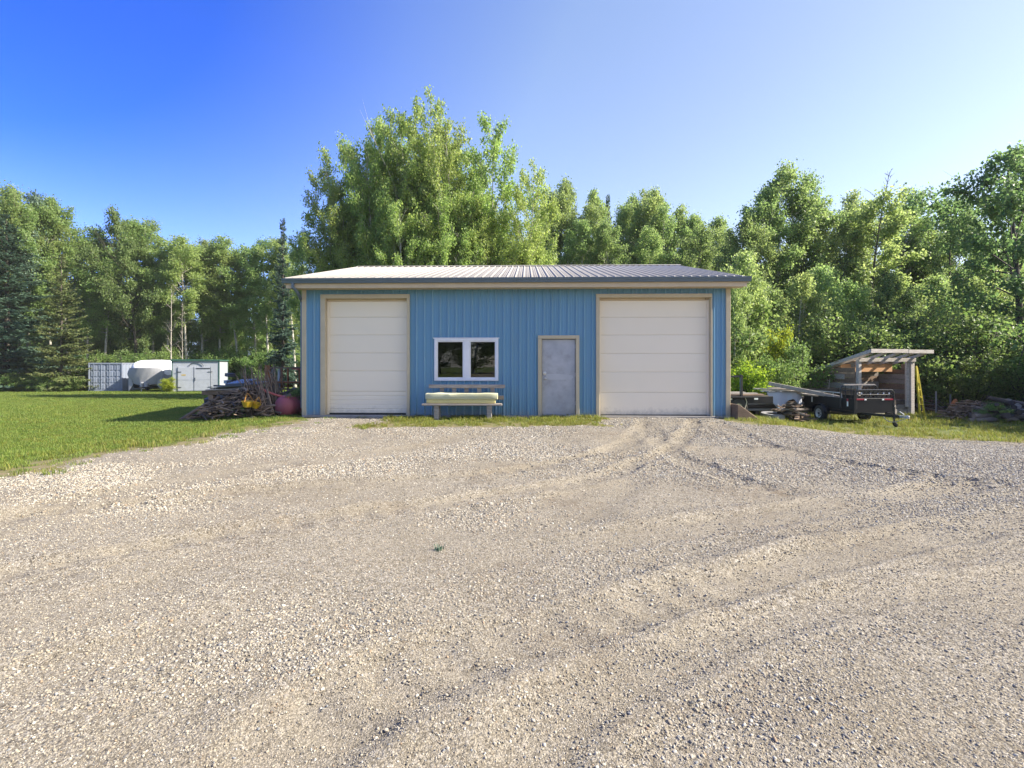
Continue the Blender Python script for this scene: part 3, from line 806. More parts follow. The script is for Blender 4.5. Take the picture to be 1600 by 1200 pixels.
# side and back walls, inside lining, slab
def ribbed(name, p0, p1, z0, ztop, mtl):
    """vertical ribbed wall from p0 to p1, top given by a function of the distance along it"""
    p0 = Vector(p0); p1 = Vector(p1); L = (p1 - p0).length; d = (p1 - p0) / L; nrm = Vector((d.y, -d.x, 0))
    xs = []; s = 0
    while s < L - 0.07:
        xs += [(s, 0), (s + .02, .026), (s + .05, .026), (s + .07, 0)]; s += PIT
    xs.append((L, 0)); V = []; F = []
    for x, h in xs:
        q = p0 + d * x + nrm * h
        V += [(q.x, q.y, z0), (q.x, q.y, ztop(x))]
    for i in range(len(xs) - 1): F.append((2 * i, 2 * i + 2, 2 * i + 3, 2 * i + 1))
    return link_mesh(name, np_mesh(name, V, F, mtl), shop)
gab = lambda x: SOF + 0.02 + (ZR - ZE - 0.04) * (1 - abs(x - DEP / 2) / (DEP / 2)) * 0.97
ribbed('side_wall', (UL + .02, DEP, 0), (UL + .02, 0, 0), 0.03, gab, M['blue'])
ribbed('side_wall', (UR - .02, 0, 0), (UR - .02, DEP, 0), 0.03, gab, M['blue'])
ribbed('back_wall', (UR, DEP, 0), (UL, DEP, 0), 0.03, lambda x: SOF, M['blue'])
MB().b3(UL - .02, UR + .02, 0.03, DEP + .02, -1.0, 0.02).build('foundation', M['concrete'], shop)
MB().b3(UL, UR, -0.055, 0.028, -0.4, 0.025).build('sill_beam', M['concrete'], shop, bevel=.01)
MB().b3(UL + .2, UR - .2, 3.9, 4.0, 0.02, 3.3).build('partition', M['inner'], shop)
MB().b3(UL + .1, UR - .1, 0.3, DEP - .2, SOF - .06, SOF - .02).build('ceiling', M['inner'], shop)
# trim
tb = MB
for (a, b) in ((UL - .012, UL + .105), (UR - .105, UR + .012)):
    tb().b3(a, b, -0.042, 0.02, 0.01, SOF).build('corner_trim', M['tan'], shop, bevel=.006)
for (a, s) in ((UL, -1), (UR, 1)):
    tb().b3(a + s * .008, a + s * .03, 0.022, 0.14, 0.01, SOF).build('corner_trim', M['tan'], shop, bevel=.004)
def trim_frame(o, name, proud=0.05, back=0.16):
    for a, b in ((o['o0'], o['i0']), (o['i1'], o['o1'])):
        tb().b3(a, b, -proud, back, 0.02, o['oz'] - (o['oz'] - o['iz'])).build(name, M['tan'], shop, bevel=.006)
    tb().b3(o['o0'], o['o1'], -proud, back, o['iz'], o['oz']).build(name, M['tan'], shop, bevel=.006)
trim_frame(OL, 'door_trim', back=.20); trim_frame(ORT, 'door_trim', back=.20); trim_frame(OE, 'entry_trim', back=.12)
# garage doors
def garage_door(o, label, seams, ribs):
    d = MB().b3(o['i0'] - .02, o['i1'] + .02, 0.19, 0.215, 0.02, o['iz'] + .02).build('garage_door', M['door'], shop)
    d['label'] = label
    zs = [o['b'] + .02] + seams + [o['iz'] - .055]
    x0, x1 = o['i0'] + .012, o['i1'] - .012
    for k in range(len(zs) - 1):
        z0, z1 = zs[k] + .0018, zs[k + 1] - .0018
        nr = 5
        ys = []
        nz = 2 * nr + 1
        prof = [(z0, 0.144)]
        if k in ribs:
            st = (z1 - z0) / nr
            for i in range(nr):
                a = z0 + i * st
                prof += [(a + st * .1, 0.138), (a + st * .84, 0.138), (a + st * .9, 0.146), (a + st * .97, 0.146)]
        else:
            prof += [(z0 + .012, 0.138), (z0 + .05, 0.136), (z1 - .05, 0.136), (z1 - .012, 0.138)]
        prof.append((z1, 0.144)); prof += [(z1, 0.19), (z0, 0.19)]
        mm = MB(); n = len(prof)
        V = [(x0, y, z) for z, y in prof] + [(x1, y, z) for z, y in prof]
        mm.add(V, [tuple(range(n)), tuple(range(n, 2 * n))] + [(i, (i + 1) % n, (i + 1) % n + n, i + n) for i in range(n)])
        mm.build('door_section', M['door'], d)
    MB().b3(x0, x1, 0.130, 0.185, 0.022, o['b'] + .022).build('bottom_seal', M['seal'], d)
    MB().b3(o['i0'] + .002, o['i1'] - .002, 0.10, 0.18, o['iz'] - .055, o['iz'] - .004).build('weather_strip', M['soffit'], d, bevel=.004)
    for a, b in ((o['i0'] + .002, o['i0'] + .05), (o['i1'] - .05, o['i1'] - .002)):
        MB().b3(a, b, 0.095, 0.128, 0.03, o['iz'] - .06).build('weather_strip', M['door'], d, bevel=.004)
    return d
zl = lambda py: wz(572, py); zr_ = lambda py: wz(1020, py)
garage_door(OL, 'narrower cream garage door', [zl(612), zl(580), zl(551.5), zl(523), zl(495)], (0,))
g2 = garage_door(ORT, 'wider cream garage door', [zr_(614), zr_(581.5), zr_(552.5), zr_(523), zr_(495)], ())
MB().lathe([(0.0, 0.0), (.012, 0), (.012, .02), (0, .02)], 10, Matrix.Translation((ORT['i1'] - .10, .098, ORT['iz'] - .03)) @ Matrix.Rotation(R(90), 4, 'X')).build('pull_knob', M['seal'], g2)
# entry door
e = OE
ed = MB().b3(e['i0'] + .008, e['i1'] - .008, 0.035, 0.08, 0.05, e['iz'] - .012).build('entry_door', M['steel'], shop, bevel=.004)
xm = lambda px: wu(px); zm = lambda py: wz(872, py)
pl = MB()
xa, xb = xm(852.5), xm(896)
pl.prism([(xa, zm(593.5)), (xb - .05, zm(593)), (xb, zm(590)), (xb - .01, zm(586.5)), (xa + .3, zm(584)), (xa, zm(584.5))], 0.006, Matrix.Translation((0, 0.029, 0)))
pl.build('door_plate', M['plate'], ed)
lk = MB(); lk.lathe([(0, 0), (.046, 0), (.044, .012), (.02, .016), (.018, .03), (0, .032)], 18, Matrix.Translation((xm(851.2), .034, zm(583.3))) @ Matrix.Rotation(R(90), 4, 'X')); lk.build('deadbolt', M['chrome'], ed, smooth='auto')
hd = MB(); hd.lathe([(0, 0), (.034, 0), (.034, .01), (.014, .014), (.013, .04), (.028, .05), (.03, .068), (.02, .08), (0, .082)], 18, Matrix.Translation((xm(852), .034, zm(591.5))) @ Matrix.Rotation(R(90), 4, 'X')); hd.build('door_knob', M['chrome'], ed, smooth='auto')
MB().b3(e['i0'] + .004, e['i1'] - .004, -0.03, 0.08, 0.026, 0.048).build('threshold', M['zinc'], ed, bevel=.004)
for zz in (0.3, 1.05, 1.8):
    MB().tube([(e['i1'] - .012, .025, zz), (e['i1'] - .012, .025, zz + .1)], .009, 8).build('hinge', M['chrome'], ed)
# window
w0, w1, wb, wt = OW['o0'], OW['o1'], OW['b'], OW['oz']
win = MB()
fwid = 0.062
win.b3(w0, w1, -0.05, 0.06, wt - fwid, wt).b3(w0, w1, -0.05, 0.06, wb, wb + fwid)
win.b3(w0, w0 + fwid, -0.05, 0.06, wb + fwid, wt - fwid).b3(w1 - fwid, w1, -0.05, 0.06, wb + fwid, wt - fwid)
wo_ = win.build('window', M['vinyl'], shop, bevel=.008, seg=2)
c0, c1 = wu(724.8), wu(733.8)
MB().b3(c0, c1, -0.042, 0.05, wb + fwid, wt - fwid).build('mullion', M['vinyl'], wo_, bevel=.006)
for a, b in ((w0 + fwid, c0), (c1, w1 - fwid)):
    sm = MB(); z0, z1 = wb + fwid, wt - fwid
    t = .03
    sm.b3(a, b, -0.028, 0.02, z1 - t, z1).b3(a, b, -0.028, 0.02, z0, z0 + t).b3(a, a + t, -0.028, 0.02, z0 + t, z1 - t).b3(b - t, b, -0.028, 0.02, z0 + t, z1 - t)
    sm.build('sash', M['vinyl'], wo_, bevel=.004)
    MB().b3(a + t - .004, b - t + .004, -0.008, -0.003, z0 + t - .004, z1 - t + .004).build('pane', M['glass'], wo_)
MB().b3(w0 - .03, w1 + .03, -0.058, -0.03, wt, wt + .022).build('drip_cap', M['vinyl'], wo_)
# a few things standing inside, seen dimly through the glass
# roof
slope = (ZR - ZE) / (VR - EV)
def roof_panel_mesh(width):
    pr = [(0, 0), (0.012, .004), (0.024, .026), (0.046, .026), (0.058, .004), (0.07, 0), (0.119, 0), (0.123, .004), (0.127, .004), (0.131, 0), (0.166, 0), (0.170, .004), (0.178, .004), (0.182, 0), (PIT, 0)]
    pr = [p for p in pr if p[0] < width - 1e-4] + [(width, 0)]; n = len(pr)
    V = []
    for v in (EV - .05, VR - .01):
        for x, h in pr: V.append((x, v, ZE + slope * (v - EV) + h))
    for x, h in pr: V.append((x, EV - .05, ZE + slope * (-.05) - .012))
    F = [(i, i + 1, i + 1 + n, i + n) for i in range(n - 1)] + [(i + 1, i, i + 2 * n, i + 1 + 2 * n) for i in range(n - 1)]
    return np_mesh('roof_panel', V, F, M['roof'])
full = roof_panel_mesh(PIT)
u = EL + .03
while u < ER - .05:
    w = min(PIT, ER - .03 - u)
    link_mesh('roof_panel', full if w > PIT - 1e-3 else roof_panel_mesh(w), shop, (u, 0, 0))
    u += PIT
m = MB()
m.add([(EL + .03, VR, ZR), (ER - .03, VR, ZR), (ER - .03, DEP - EV, ZE), (EL + .03, DEP - EV, ZE)], [(0, 1, 2, 3)])
m.build('rear_roof_slope', M['roof'], shop)
MB().prism([(-.16, -.16 * slope + .033), (0, .04), (.16, -.16 * slope + .033), (.16, -.16 * slope + .026), (0, .030), (-.16, -.16 * slope + .026)], ER - EL - .02, Matrix.Translation((ER - .01, VR, ZR)) @ Matrix.Rotation(R(90), 4, 'Z')).build('ridge_cap', M['roof'], shop)
# snow-screw rows on the roof
m = MB()
for v in (0.35, 1.9, 3.4):
    u = EL + .03 + .095
    while u < ER - .06:
        m.box((u, v, ZE + slope * (v - EV) + .004), (.014, .014, .008)); u += PIT
tag(m.build('roof_screws', M['roof'], shop), kind='stuff')
# eave: fascia, soffit, gutter
MB().b3(EL + .05, ER - .05, EV + .02, EV + .05, SOF - .015, ZE - .03).build('fascia', M['soffit'], shop)
MB().b3(EL + .05, ER - .05, EV + .05, -0.002, SOF, SOF + .012).build('soffit', M['soffit'], shop)
m = MB(); u = EL + .1
while u < ER - .1:
    m.b3(u, u + .006, EV + .08, -0.03, SOF - .004, SOF); u += 0.10
tag(m.build('soffit_grooves', M['soffit'], shop), kind='stuff')
gz1 = ZE - .012; gz0 = gz1 - .118
gp_ = [(0, gz1), (-.004, gz0), (-.075, gz0), (-.088, gz0 + .045), (-.112, gz0 + .08), (-.118, gz1), (-.125, gz1), (-.125, gz1 - .008), (-.112, gz1 - .012), (-.105, gz0 + .085), (-.08, gz0 + .048), (-.07, gz0 + .008), (-.008, gz0 + .008), (-.006, gz1)]
gm_ = MB(); n = len(gp_)
V = [(EL - .02, EV + .018 + y, z) for y, z in gp_] + [(ER + .02, EV + .018 + y, z) for y, z in gp_]
gm_.add(V, [(i, (i + 1) % n, (i + 1) % n + n, i + n) for i in range(n)])
for x in (EL - .02, ER + .02):
    gm_.add([(x, EV + .018 + y, z) for y, z in gp_[:6]], [tuple(range(6))])
gut = gm_.build('gutter', M['gutter'], shop)
MB().b3(wu(1000, -.6) - .01, wu(1000, -.6) + .01, EV - .112, EV - .1, gz0 + .02, gz1).build('gutter_joint', M['gutter'], gut)
# downspout elbow at the left end, running back round the corner
ds = MB(); x = wu(459, -.45)
ds.tube([(x, EV - .03, gz0 + .01), (x, EV - .03, gz0 - .10), (x + .06, EV + .12, gz0 - .22), (UL - .06, .10, gz0 - .42), (UL - .06, .10, .2)], .042, 8)
ds.build('downspout', M['gutter'], shop)
# rake boards on the gable ends
for x0, x1 in ((EL + .02, EL + .05), (ER - .05, ER - .02)):
    m = MB()
    for sgn, va, vb in ((1, EV, VR), (-1, VR, DEP - EV)):
        za, zb_ = (ZE, ZR) if sgn > 0 else (ZR, ZE)
        m.add([(x, v, z) for x in (x0, x1) for v, z in ((va, za - .17), (vb, zb_ - .17), (vb, zb_ - .005), (va, za - .005))], [(0, 1, 2, 3), (4, 5, 6, 7), (0, 1, 5, 4), (2, 3, 7, 6), (0, 3, 7, 4), (1, 2, 6, 5)])
    m.build('rake_board', M['tan'], shop)
for xa, xb in ((EL + .05, UL), (UR, ER - .05)):
    m = MB()
    for va, za, vb, zb_ in ((EV + .06, SOF + .02, VR, ZR - .2), (VR, ZR - .2, DEP - EV, SOF + .02)):
        m.add([(xa, va, za), (xb, va, za), (xb, vb, zb_), (xa, vb, zb_)], [(0, 1, 2, 3)])
    m.build('rake_soffit', M['soffit'], shop)

# ------------------------------------------------------------------ bench with foam in front of the window
by = OY - 0.62
bx0 = (659.5 - 800) / FPX * by; bx1 = (784.7 - 800) / FPX * by
bcx = (bx0 + bx1) / 2; BL = bx1 - bx0
bzg = zt(bcx, by)
bench = thing('wooden_bench', 'weathered grey wooden bench below the workshop window, slatted back', 'bench', (bcx, by, bzg), TH)
zs = 0.385 - bzg
hb = lambda px: (px - 722.1) / FPX * (by + .35)
for k, yy in enumerate((-.02, .12, .26)):
    MB().b3(-BL / 2 + .01 * k, BL / 2 - .015 * k, yy - .062, yy + .062, zs - .045, zs - .003 * k).build('seat_board', M['greywood'], bench, bevel=.006)
for px in (682, 764.5):
    x = (px - 722.1) / FPX * by
    MB().b3(x - .062, x + .062, -.04, .02, -.05, zs - .047).build('leg', M['greywood'], bench, bevel=.006)
    MB().b3(x - .05, x + .05, .24, .30, -.05, zs - .047).build('leg', M['greywood'], bench, bevel=.006)
    MB().b3(x - .03, x + .03, .022, .238, zs - .14, zs - .05).build('brace', M['greywood'], bench)
zb1 = EYE - (600.7 - HORIZON) / FPX * (by + .38) - bzg; zb0 = EYE - (605.5 - HORIZON) / FPX * (by + .38) - bzg
MB().b3(hb(667), hb(786.5), .34, .38, zb0 - .015, zb1).build('back_rail', M['greywood'], bench, bevel=.006)
MB().b3(hb(672), hb(784.7), .34, .38, zs + .08, zs + .185).build('back_rail', M['greywood'], bench, bevel=.006)
for px in (687.5, 706.5, 726, 746, 766.7):
    MB().b3(hb(px) - .055, hb(px) + .055, .383, .405, zs - .02, zb0 + .03).build('back_slat', M['greywood'], bench, bevel=.004)
# foam pad: a folded slab, soft outline
fx0, fx1 = (664.7 - 722.1) / FPX * by, (777.3 - 722.1) / FPX * by
fm = thing('foam_mat', 'folded pale yellow foam mat lying on the bench seat', 'foam mat', (bcx, by, bzg + zs), TH)
def soft_slab(x0, x1, y0, y1, z0, z1, nx=26, rr=.05, seed=1, wob=.012):
    V = []; F = []
    prof = []
    for k in range(24):
        a = 2 * PI * k / 24; cx = math.copysign(abs(math.cos(a)) ** .30, math.cos(a)); sz = math.copysign(abs(math.sin(a)) ** .30, math.sin(a))
        prof.append((cx, sz))
    for i in range(nx + 1):
        t = i / nx; x = x0 + (x1 - x0) * t
        e = min(1, .88 + .12 * math.sin(PI * min(1, min(t, 1 - t) * 14) / 2))
        for k, (cx, sz) in enumerate(prof):
            w = wob * float(vnoise(x * 5 + k * .0, k * .6, seed))
            V.append((x + (wob * .5) * float(vnoise(k * .5, 3.3, seed + i // nx)), (y0 + y1) / 2 + cx * (y1 - y0) / 2 * e, z0 + (z1 - z0) * (.5 + .5 * sz * e) + w * (sz > 0)))
    n = 24
    for i in range(nx):
        for k in range(n): F.append((i * n + k, i * n + (k + 1) % n, (i + 1) * n + (k + 1) % n, (i + 1) * n + k))
    F += [tuple(range(n)), tuple(range(nx * n, nx * n + n))]
    return MB().add(V, F)
soft_slab(fx0 + .02, fx1 - .06, -.02, .30, .002, .115, seed=2).build('lower_fold', M['foamedge'], fm, smooth='auto')
soft_slab(fx0, fx1, -.045, .31, .100, .262, seed=5, wob=.03).build('upper_fold', M['foam'], fm, smooth='auto')

wx, wy = gpt(686, 860)
wd = thing('weed', 'small dark weed growing alone in the gravel yard', 'weed', (wx, wy, float(ground_z(np.array([wx]), np.array([wy]))[0])))
link_mesh('leaves', tuft(26, .045, .035, .008, M['spruceleaf'], .9).data, wd)
# ------------------------------------------------------------------ far left: container, covered trailer, white shed
def frame_at(px, D): return ((px - 800) / FPX * D, D)
cx, cy = frame_at(137.5, 42.0); phi = R(14.3)
gz = zt(cx, cy)
ct = thing('shipping_container', 'blue grey steel shipping container with closed ribbed double doors', 'container', (cx, cy, gz), phi)
W, H, LN = 2.44, 2.38, 6.06
m = MB()
for k in range(2):
    x = 0.02 if k == 0 else W - .02; sg = -1 if k == 0 else 1
    n = 44; V = []; F = []
    for i in range(n + 1):
        y = .1 + (LN - .2) * i / n; o = .03 if (i // 1) % 4 in (1, 2) else 0
        V += [(x - sg * o, y, .16), (x - sg * o, y, H - .1)]
    F = [(2 * i, 2 * i + 2, 2 * i + 3, 2 * i + 1) for i in range(n)]
    m.add(V, F)
m.b3(0, W, LN - .06, LN, .1, H); m.b3(.02, W - .02, .1, LN - .1, H - .05, H - .02)
m.b3(0.03, W - .03, .1, LN - .1, .08, .14)
m.build('container_body', M['contgrey'], ct)
m = MB()
for x in (0.0, W - .1): m.b3(x, x + .1, 0, .1, 0, H)
m.b3(.1, W - .1, 0, .1, H - .12, H).b3(.1, W - .1, 0, .1, 0.02, .17)
for x in (0.0, W - .08): m.b3(x, x + .08, .1, LN - .06, H - .1, H).b3(x, x + .08, .1, LN - .06, .02, .16)
m.build('corner_frame', M['contgrey'], ct, bevel=.01)
for x0, x1 in ((.11, W / 2 - .01), (W / 2 + .01, W - .11)):
    d = MB().b3(x0, x1, .055, .09, .18, H - .13).build('container_door', M['contgrey'], ct, bevel=.01)
    nzr = 4; hh = (H - .31) / nzr
    for i in range(nzr):
        for (a, b) in ((x0 + .07, (x0 + x1) / 2 - .05), ((x0 + x1) / 2 + .05, x1 - .07)):
            z = .18 + i * hh
            MB().prism([(a, z + .05), (b, z + .05), (b, z + hh - .08), (a, z + hh - .08)], .03, Matrix.Translation((0, .03, 0))).build('door_rib', M['contgrey'], d, bevel=.015)
    for x in ((x0 * .74 + x1 * .26), (x0 * .26 + x1 * .74)):
        MB().tube([(x, .02, .1), (x, .02, H - .08)], .018, 6).build('lock_rod', M['contgrey'], d)
        MB().b3(x - .05, x + .05, .0, .05, 1.0, 1.06).build('rod_keeper', M['contgrey'], d)
    MB().b3(x0 + .02, x0 + .03, .045, .054, .2, H - .15).build('door_gasket', M['contdark'], d)
# covered trailer between container and shed
D2 = 41.0
tx, ty = frame_at(228, D2); tz = zt(tx, ty)
tr = thing('covered_camper', 'camper trailer under a fitted white and grey fabric cover', 'camper', (tx, ty, tz), R(13))
def cover_section(y, w, z0, z1, n=24, bulge=0.0, rr=.42):
    pts = []
    for k in range(n + 1):
        t = k / n; a = PI * t
        cxx = math.copysign(abs(math.cos(a)) ** rr, math.cos(a)); sz = abs(math.sin(a)) ** rr
        pts.append((cxx * w / 2, y, z0 + (z1 - z0) * sz))
    return pts
secs = [(-.10, 1.75, 1.35, 1.95), (0.0, 2.15, 1.1, 2.25), (.25, 2.40, .75, 2.45), (.7, 2.5, .45, 2.56), (1.6, 2.52, .42, 2.60), (3.0, 2.52, .42, 2.57), (4.6, 2.5, .42, 2.60), (5.0, 2.3, .5, 2.5)]
V = []; F = []; npt = 25
for j, (y, w, z0, z1) in enumerate(secs):
    for k, p in enumerate(cover_section(y, w, z0, z1)):
        wv = .03 * float(vnoise(k * .7, y * 3, 9))
        V.append((p[0] * (1 + wv), p[1], p[2] + wv))
top = []; skirt = []
for j in range(len(secs) - 1):
    for k in range(npt - 1):
        f = (j * npt + k, j * npt + k + 1, (j + 1) * npt + k + 1, (j + 1) * npt + k)
        zc = sum(V[i][2] for i in f) / 4
        (top if zc > 1.30 else skirt).append(f)
front_low = [tuple(range(npt))]
def sub(fs, name, mtl):
    used = sorted({i for f in fs for i in f}); mp = {i: k for k, i in enumerate(used)}
    return MB().add([V[i] for i in used], [tuple(mp[i] for i in f) for f in fs]).build(name, mtl, tr, smooth=True)
sub(top, 'cover_top', M['coverwhite'])
sub(skirt + front_low, 'cover_skirt', M['covergrey'])
# front panel: grey fabric drawn in like a hull, side skirts down to the ground
n, mr = 18, 9; V2 = []; F2 = []
for j in range(mr + 1):
    t = j / mr; z = 1.95 - 1.25 * t; hw = 1.10 + .16 * math.sin(PI * min(1, t * 1.3)) - .55 * max(0, t - .45) ** 1.3
    for i in range(n + 1):
        x = (i / n * 2 - 1); V2.append((x * hw, -.10 - .34 * (1 - abs(x) ** 2.2) * (1 - .45 * t) + .012 * math.sin(i * 1.7 + j), z - .12 * (1 - x * x) * t))
for j in range(mr):
    for i in range(n): F2.append((j * (n + 1) + i, j * (n + 1) + i + 1, (j + 1) * (n + 1) + i + 1, (j + 1) * (n + 1) + i))
MB().add(V2, F2).build('front_panel', M['covergrey'], tr, smooth=True)
for sgn in (-1, 1):
    MB().add([(sgn * 1.16, -.11, 1.70), (sgn * 1.27, .10, 1.70), (sgn * 1.27, .10, .12), (sgn * 1.16, -.10, .10), (sgn * .82, -.16, .62)], [(0, 1, 2, 3), (0, 3, 4)]).build('side_skirt', M['covergrey'], tr)
m = MB(); m.bar((-.75, .9, .42), (0, -1.05, .42), .08, .1).bar((.75, .9, .42), (0, -1.05, .42), .08, .1).bar((-.9, .6, .42), (.9, .6, .42), .08, .1)
m.build('tow_frame', M['blackmetal'], tr)
MB().tube([(0, -.75, .0), (0, -.75, .75)], .035, 8).build('jack', M['zinc'], tr)
for x in (-.15, .15): MB().tube([(x, -.35, .40), (x, -.35, .75), (x, -.05, .75), (x, -.05, .40)], .14, 10).build('gas_bottle', M['covergrey'], tr, smooth='auto')
MB().b3(-1.05, 1.05, .5, 4.9, .3, .5).build('chassis', M['blackmetal'], tr)
for x in (-1.08, 1.08):
    w = MB(); w.lathe([(.14, -.09), (.30, -.09), (.33, -.05), (.33, .05), (.30, .09), (.14, .09)], 20, Matrix.Translation((x, 2.9, .33)) @ Matrix.Rotation(R(90), 4, 'Y')); wh = w.build('wheel', M['tyre'], tr, smooth='auto')
    MB().lathe([(0, -.06), (.14, -.08), (.14, .08), (0, .06)], 16, Matrix.Translation((x, 2.9, .33)) @ Matrix.Rotation(R(90), 4, 'Y')).build('rim', M['rim'], wh)
# white shed with green trim
sx, sy = frame_at(268.5, 40.0); sz_ = zt(sx + 1.5, sy)
sh = thing('storage_shed', 'white storage shed with dark green edge trim and double doors', 'shed', (sx, sy, sz_), R(16))
SW, SD, SH_ = 3.30, 2.7, 2.55
m = MB(); m.b3(0, SW, 0, .05, .08, SH_ - .1).b3(0, .05, .05, SD, .08, SH_ - .1).b3(0, SW, SD - .05, SD, .08, SH_ - .1)
m.build('wall', M['shedwhite'], sh)
m = MB(); k = 0; y = .06
while y < SD - .05:
    m.b3(SW - .05, SW - (.0 if k % 2 else .02), y, y + .145, .08, SH_ - .1); y += .15; k += 1
m.build('side_wall', M['shedwhite'], sh)
MB().prism([(-.08, SH_ - .1), (SW + .08, SH_ - .1), (SW + .08, SH_ + .02), (-.08, SH_ + .05)], SD + .16, Matrix.Translation((0, -.08, 0))).build('roof', M['green'], sh, bevel=.01)
for x, y in ((-.02, -.02), (SW - .05, -.02), (SW - .05, SD - .05)): MB().b3(x, x + .07, y, y + .07, .05, SH_ - .1).build('corner_trim', M['green'], sh)
MB().b3(0, SW, 0, SD, -.3, .079).build('skid_base', M['darkwood'], sh)
for k, (x0, x1) in enumerate(((.42, 1.52), (1.55, 2.72))):
    d = MB().b3(x0, x1, -.04, -.002, .12, 1.98).build('shed_door', M['shedwhite'], sh, bevel=.008)
    MB().b3(x0 + .04, x1 - .04, -.052, -.042, .98, 1.02).build('door_rail', M['shedwhite'], d)
    for zz in (.4, 1.6): MB().b3(x0 - .12 if k == 0 else x1 - .2, x0 + .25 if k == 0 else x1 + .12, -.065, -.054, zz - .025, zz + .025).build('strap_hinge', M['contdark'], d)
    if k == 0: MB().b3(x0 + .25, x0 + .55, -.046, -.0405, 1.32, 1.40).build('yellow_sticker', M['yellow'], d)
    else:
        MB().b3(x0 + .05, x0 + .08, -.09, -.042, .9, 1.15).build('handle', M['contdark'], d)
        MB().b3(x0 + .15, x1 - .05, -.06, -.042, 1.84, 1.92).build('dark_strip', M['contdark'], d)
for x in (.42, 1.535, 2.72): MB().b3(x - .012, x + .012, -.05, -.041, .1, 2.0).build('door_stop', M['contdark'], sh)
m = MB(); pts = [(1.2 + .5 * math.cos(PI - PI * i / 10) + .5, -.05, 2.02 + .34 * math.sin(PI * i / 10)) for i in range(11)]
m.tube(pts, .022, 6).build('curved_bracket', M['contdark'], sh)

# ------------------------------------------------------------------ junk by the left end of the workshop
def G(px, D, dz=0.0):
    x = (px - 800) / FPX * D; return Vector((x, D, zt(x, D) + dz))
def L0(p, base): return Vector(p) - Vector(base)
# rough timber trestle carrying sheet metal
b0 = G(368, 14.6); tres = thing('timber_trestle', 'rough old timber trestle stacked with scrap, left of the workshop', 'trestle', b0)
for dx, dy, lx in ((-.42, -.3, -.10), (-.38, .35, -.05), (.55, .1, .04), (.60, .35, .08)):
    MB().bar((dx, dy, -.05), (dx + lx, dy, .70), .13, .12).build('leg', M['brownwood'], tres, bevel=.01)
for yy in (-.32, .36): MB().bar((-.75, yy, .73), (.95, yy, .77), .10, .12).build('beam', M['brownwood'], tres, bevel=.01)
for k in range(5):
    yy = -.36 + k * .17; MB().bar((-.62 + .21 * ((k * 3) % 4), yy, .81 + .02 * (k % 3)), (.80 - .24 * ((k * 2) % 3), yy + .16 - .08 * (k % 4), .86 + .03 * (k % 2)), .15, .035).build('top_board', M['greywood'], tres, bevel=.004)
for a, b in (((-1.25, -.55, -.04), (-.25, -.36, .62)), ((-1.05, -.6, -.03), (.35, -.37, .58)), ((-1.0, -.2, 0.0), (-.5, -.1, .66))):
    MB().tube([a, ((a[0] + b[0]) / 2, (a[1] + b[1]) / 2, (a[2] + b[2]) / 2 + .02), b], [.06, .05, .042], 7).build('leaning_pole', M['brownwood'], tres)
# sheet metal stack on the trestle
bs = b0 + Vector((.02, 0, .87)); sh1 = thing('sheet_metal', 'stack of blue grey sheet metal lying on the timber trestle', 'sheet metal', bs)
for k in range(4):
    V = []; F = []; n = 24; x0 = -.52 + .22 * k; x1 = .40 + .16 * (k % 3)
    for i in range(n + 1):
        y = -.42 + .8 * i / n + .02 * k; h = .018 * (1 if i % 4 < 2 else 0) + .045 * k + .05 * (k - 1) * (i / n - .5)
        V += [(x0, y, h - .045 * (1 if k == 0 else .3)), (-.1, y, h + .012), (x1, y, h + .03)]
    F = [(3 * i + j, 3 * i + j + 1, 3 * i + 4 + j, 3 * i + 3 + j) for i in range(n) for j in range(2)]
    o = MB().add(V, F).build('metal_sheet', M['bluesheet'], sh1)
    s = o.modifiers.new('t', 'SOLIDIFY'); s.thickness = .004
# dark scrap heap behind on the ground
def heap(name, label, cat, base, w, d, h, mtls, n, piece, seed, size=(.25, .7), group=None):
    r = random.Random(seed); t = thing(name, label, cat, base)
    for i in range(n):
        a = r.uniform(0, 6.28); q = r.random() ** .7; x = math.cos(a) * q * w / 2; y = math.sin(a) * q * d / 2
        z = h * (1 - q ** 1.6) * r.uniform(.55, 1.0)
        L = r.uniform(*size); t2 = r.uniform(0, 6.28); el = r.uniform(-.35, .35)
        dv = Vector((math.cos(t2) * math.cos(el), math.sin(t2) * math.cos(el), math.sin(el))) * L / 2
        m = MB()
        if piece == 'stick':
            rr = r.uniform(.012, .035); m.tube([Vector((x, y, z + .03)) - dv, Vector((x, y, z + .03 + r.uniform(-.03, .05))), Vector((x, y, z + .03)) + dv], [rr, rr * .8, rr * .5], 5)
        elif piece == 'plank':
            m.bar(Vector((x, y, z + .03)) - dv, Vector((x, y, z + .03)) + dv, r.uniform(.08, .16), r.uniform(.025, .05))
        elif piece == 'log':
            rr = r.uniform(.05, .10); m.tube([Vector((x, y, z + rr)) - dv, Vector((x, y, z + rr)) + dv], [rr, rr * .9], 9)
        else:
            k = r.choice((0, 1, 2))
            if k == 0: m.bar(Vector((x, y, z + .05)) - dv, Vector((x, y, z + .05)) + dv, .05, .05)
            elif k == 1: m.box((x, y, z + .08), (L * .6, L * .4, r.uniform(.06, .2)), Matrix.Rotation(t2, 3, 'Z') @ Matrix.Rotation(el, 3, 'X'))
            else: m.tube([Vector((x, y, z + .06)) - dv, Vector((x, y, z + .14)), Vector((x, y, z + .06)) + dv], .03, 6)
        m.build({'stick': 'stick', 'plank': 'plank', 'log': 'log'}.get(piece, 'scrap_piece'), r.choice(mtls), t)
    return t
heap('scrap_heap', 'dark metal scrap heap behind the timber trestle', 'scrap heap', G(362, 16.2), 1.6, 1.0, 1.25, [M['scrap'], M['scrap'], M['bluesheet'], M['zinc']], 46, 'scrap', 4, (.3, .7))
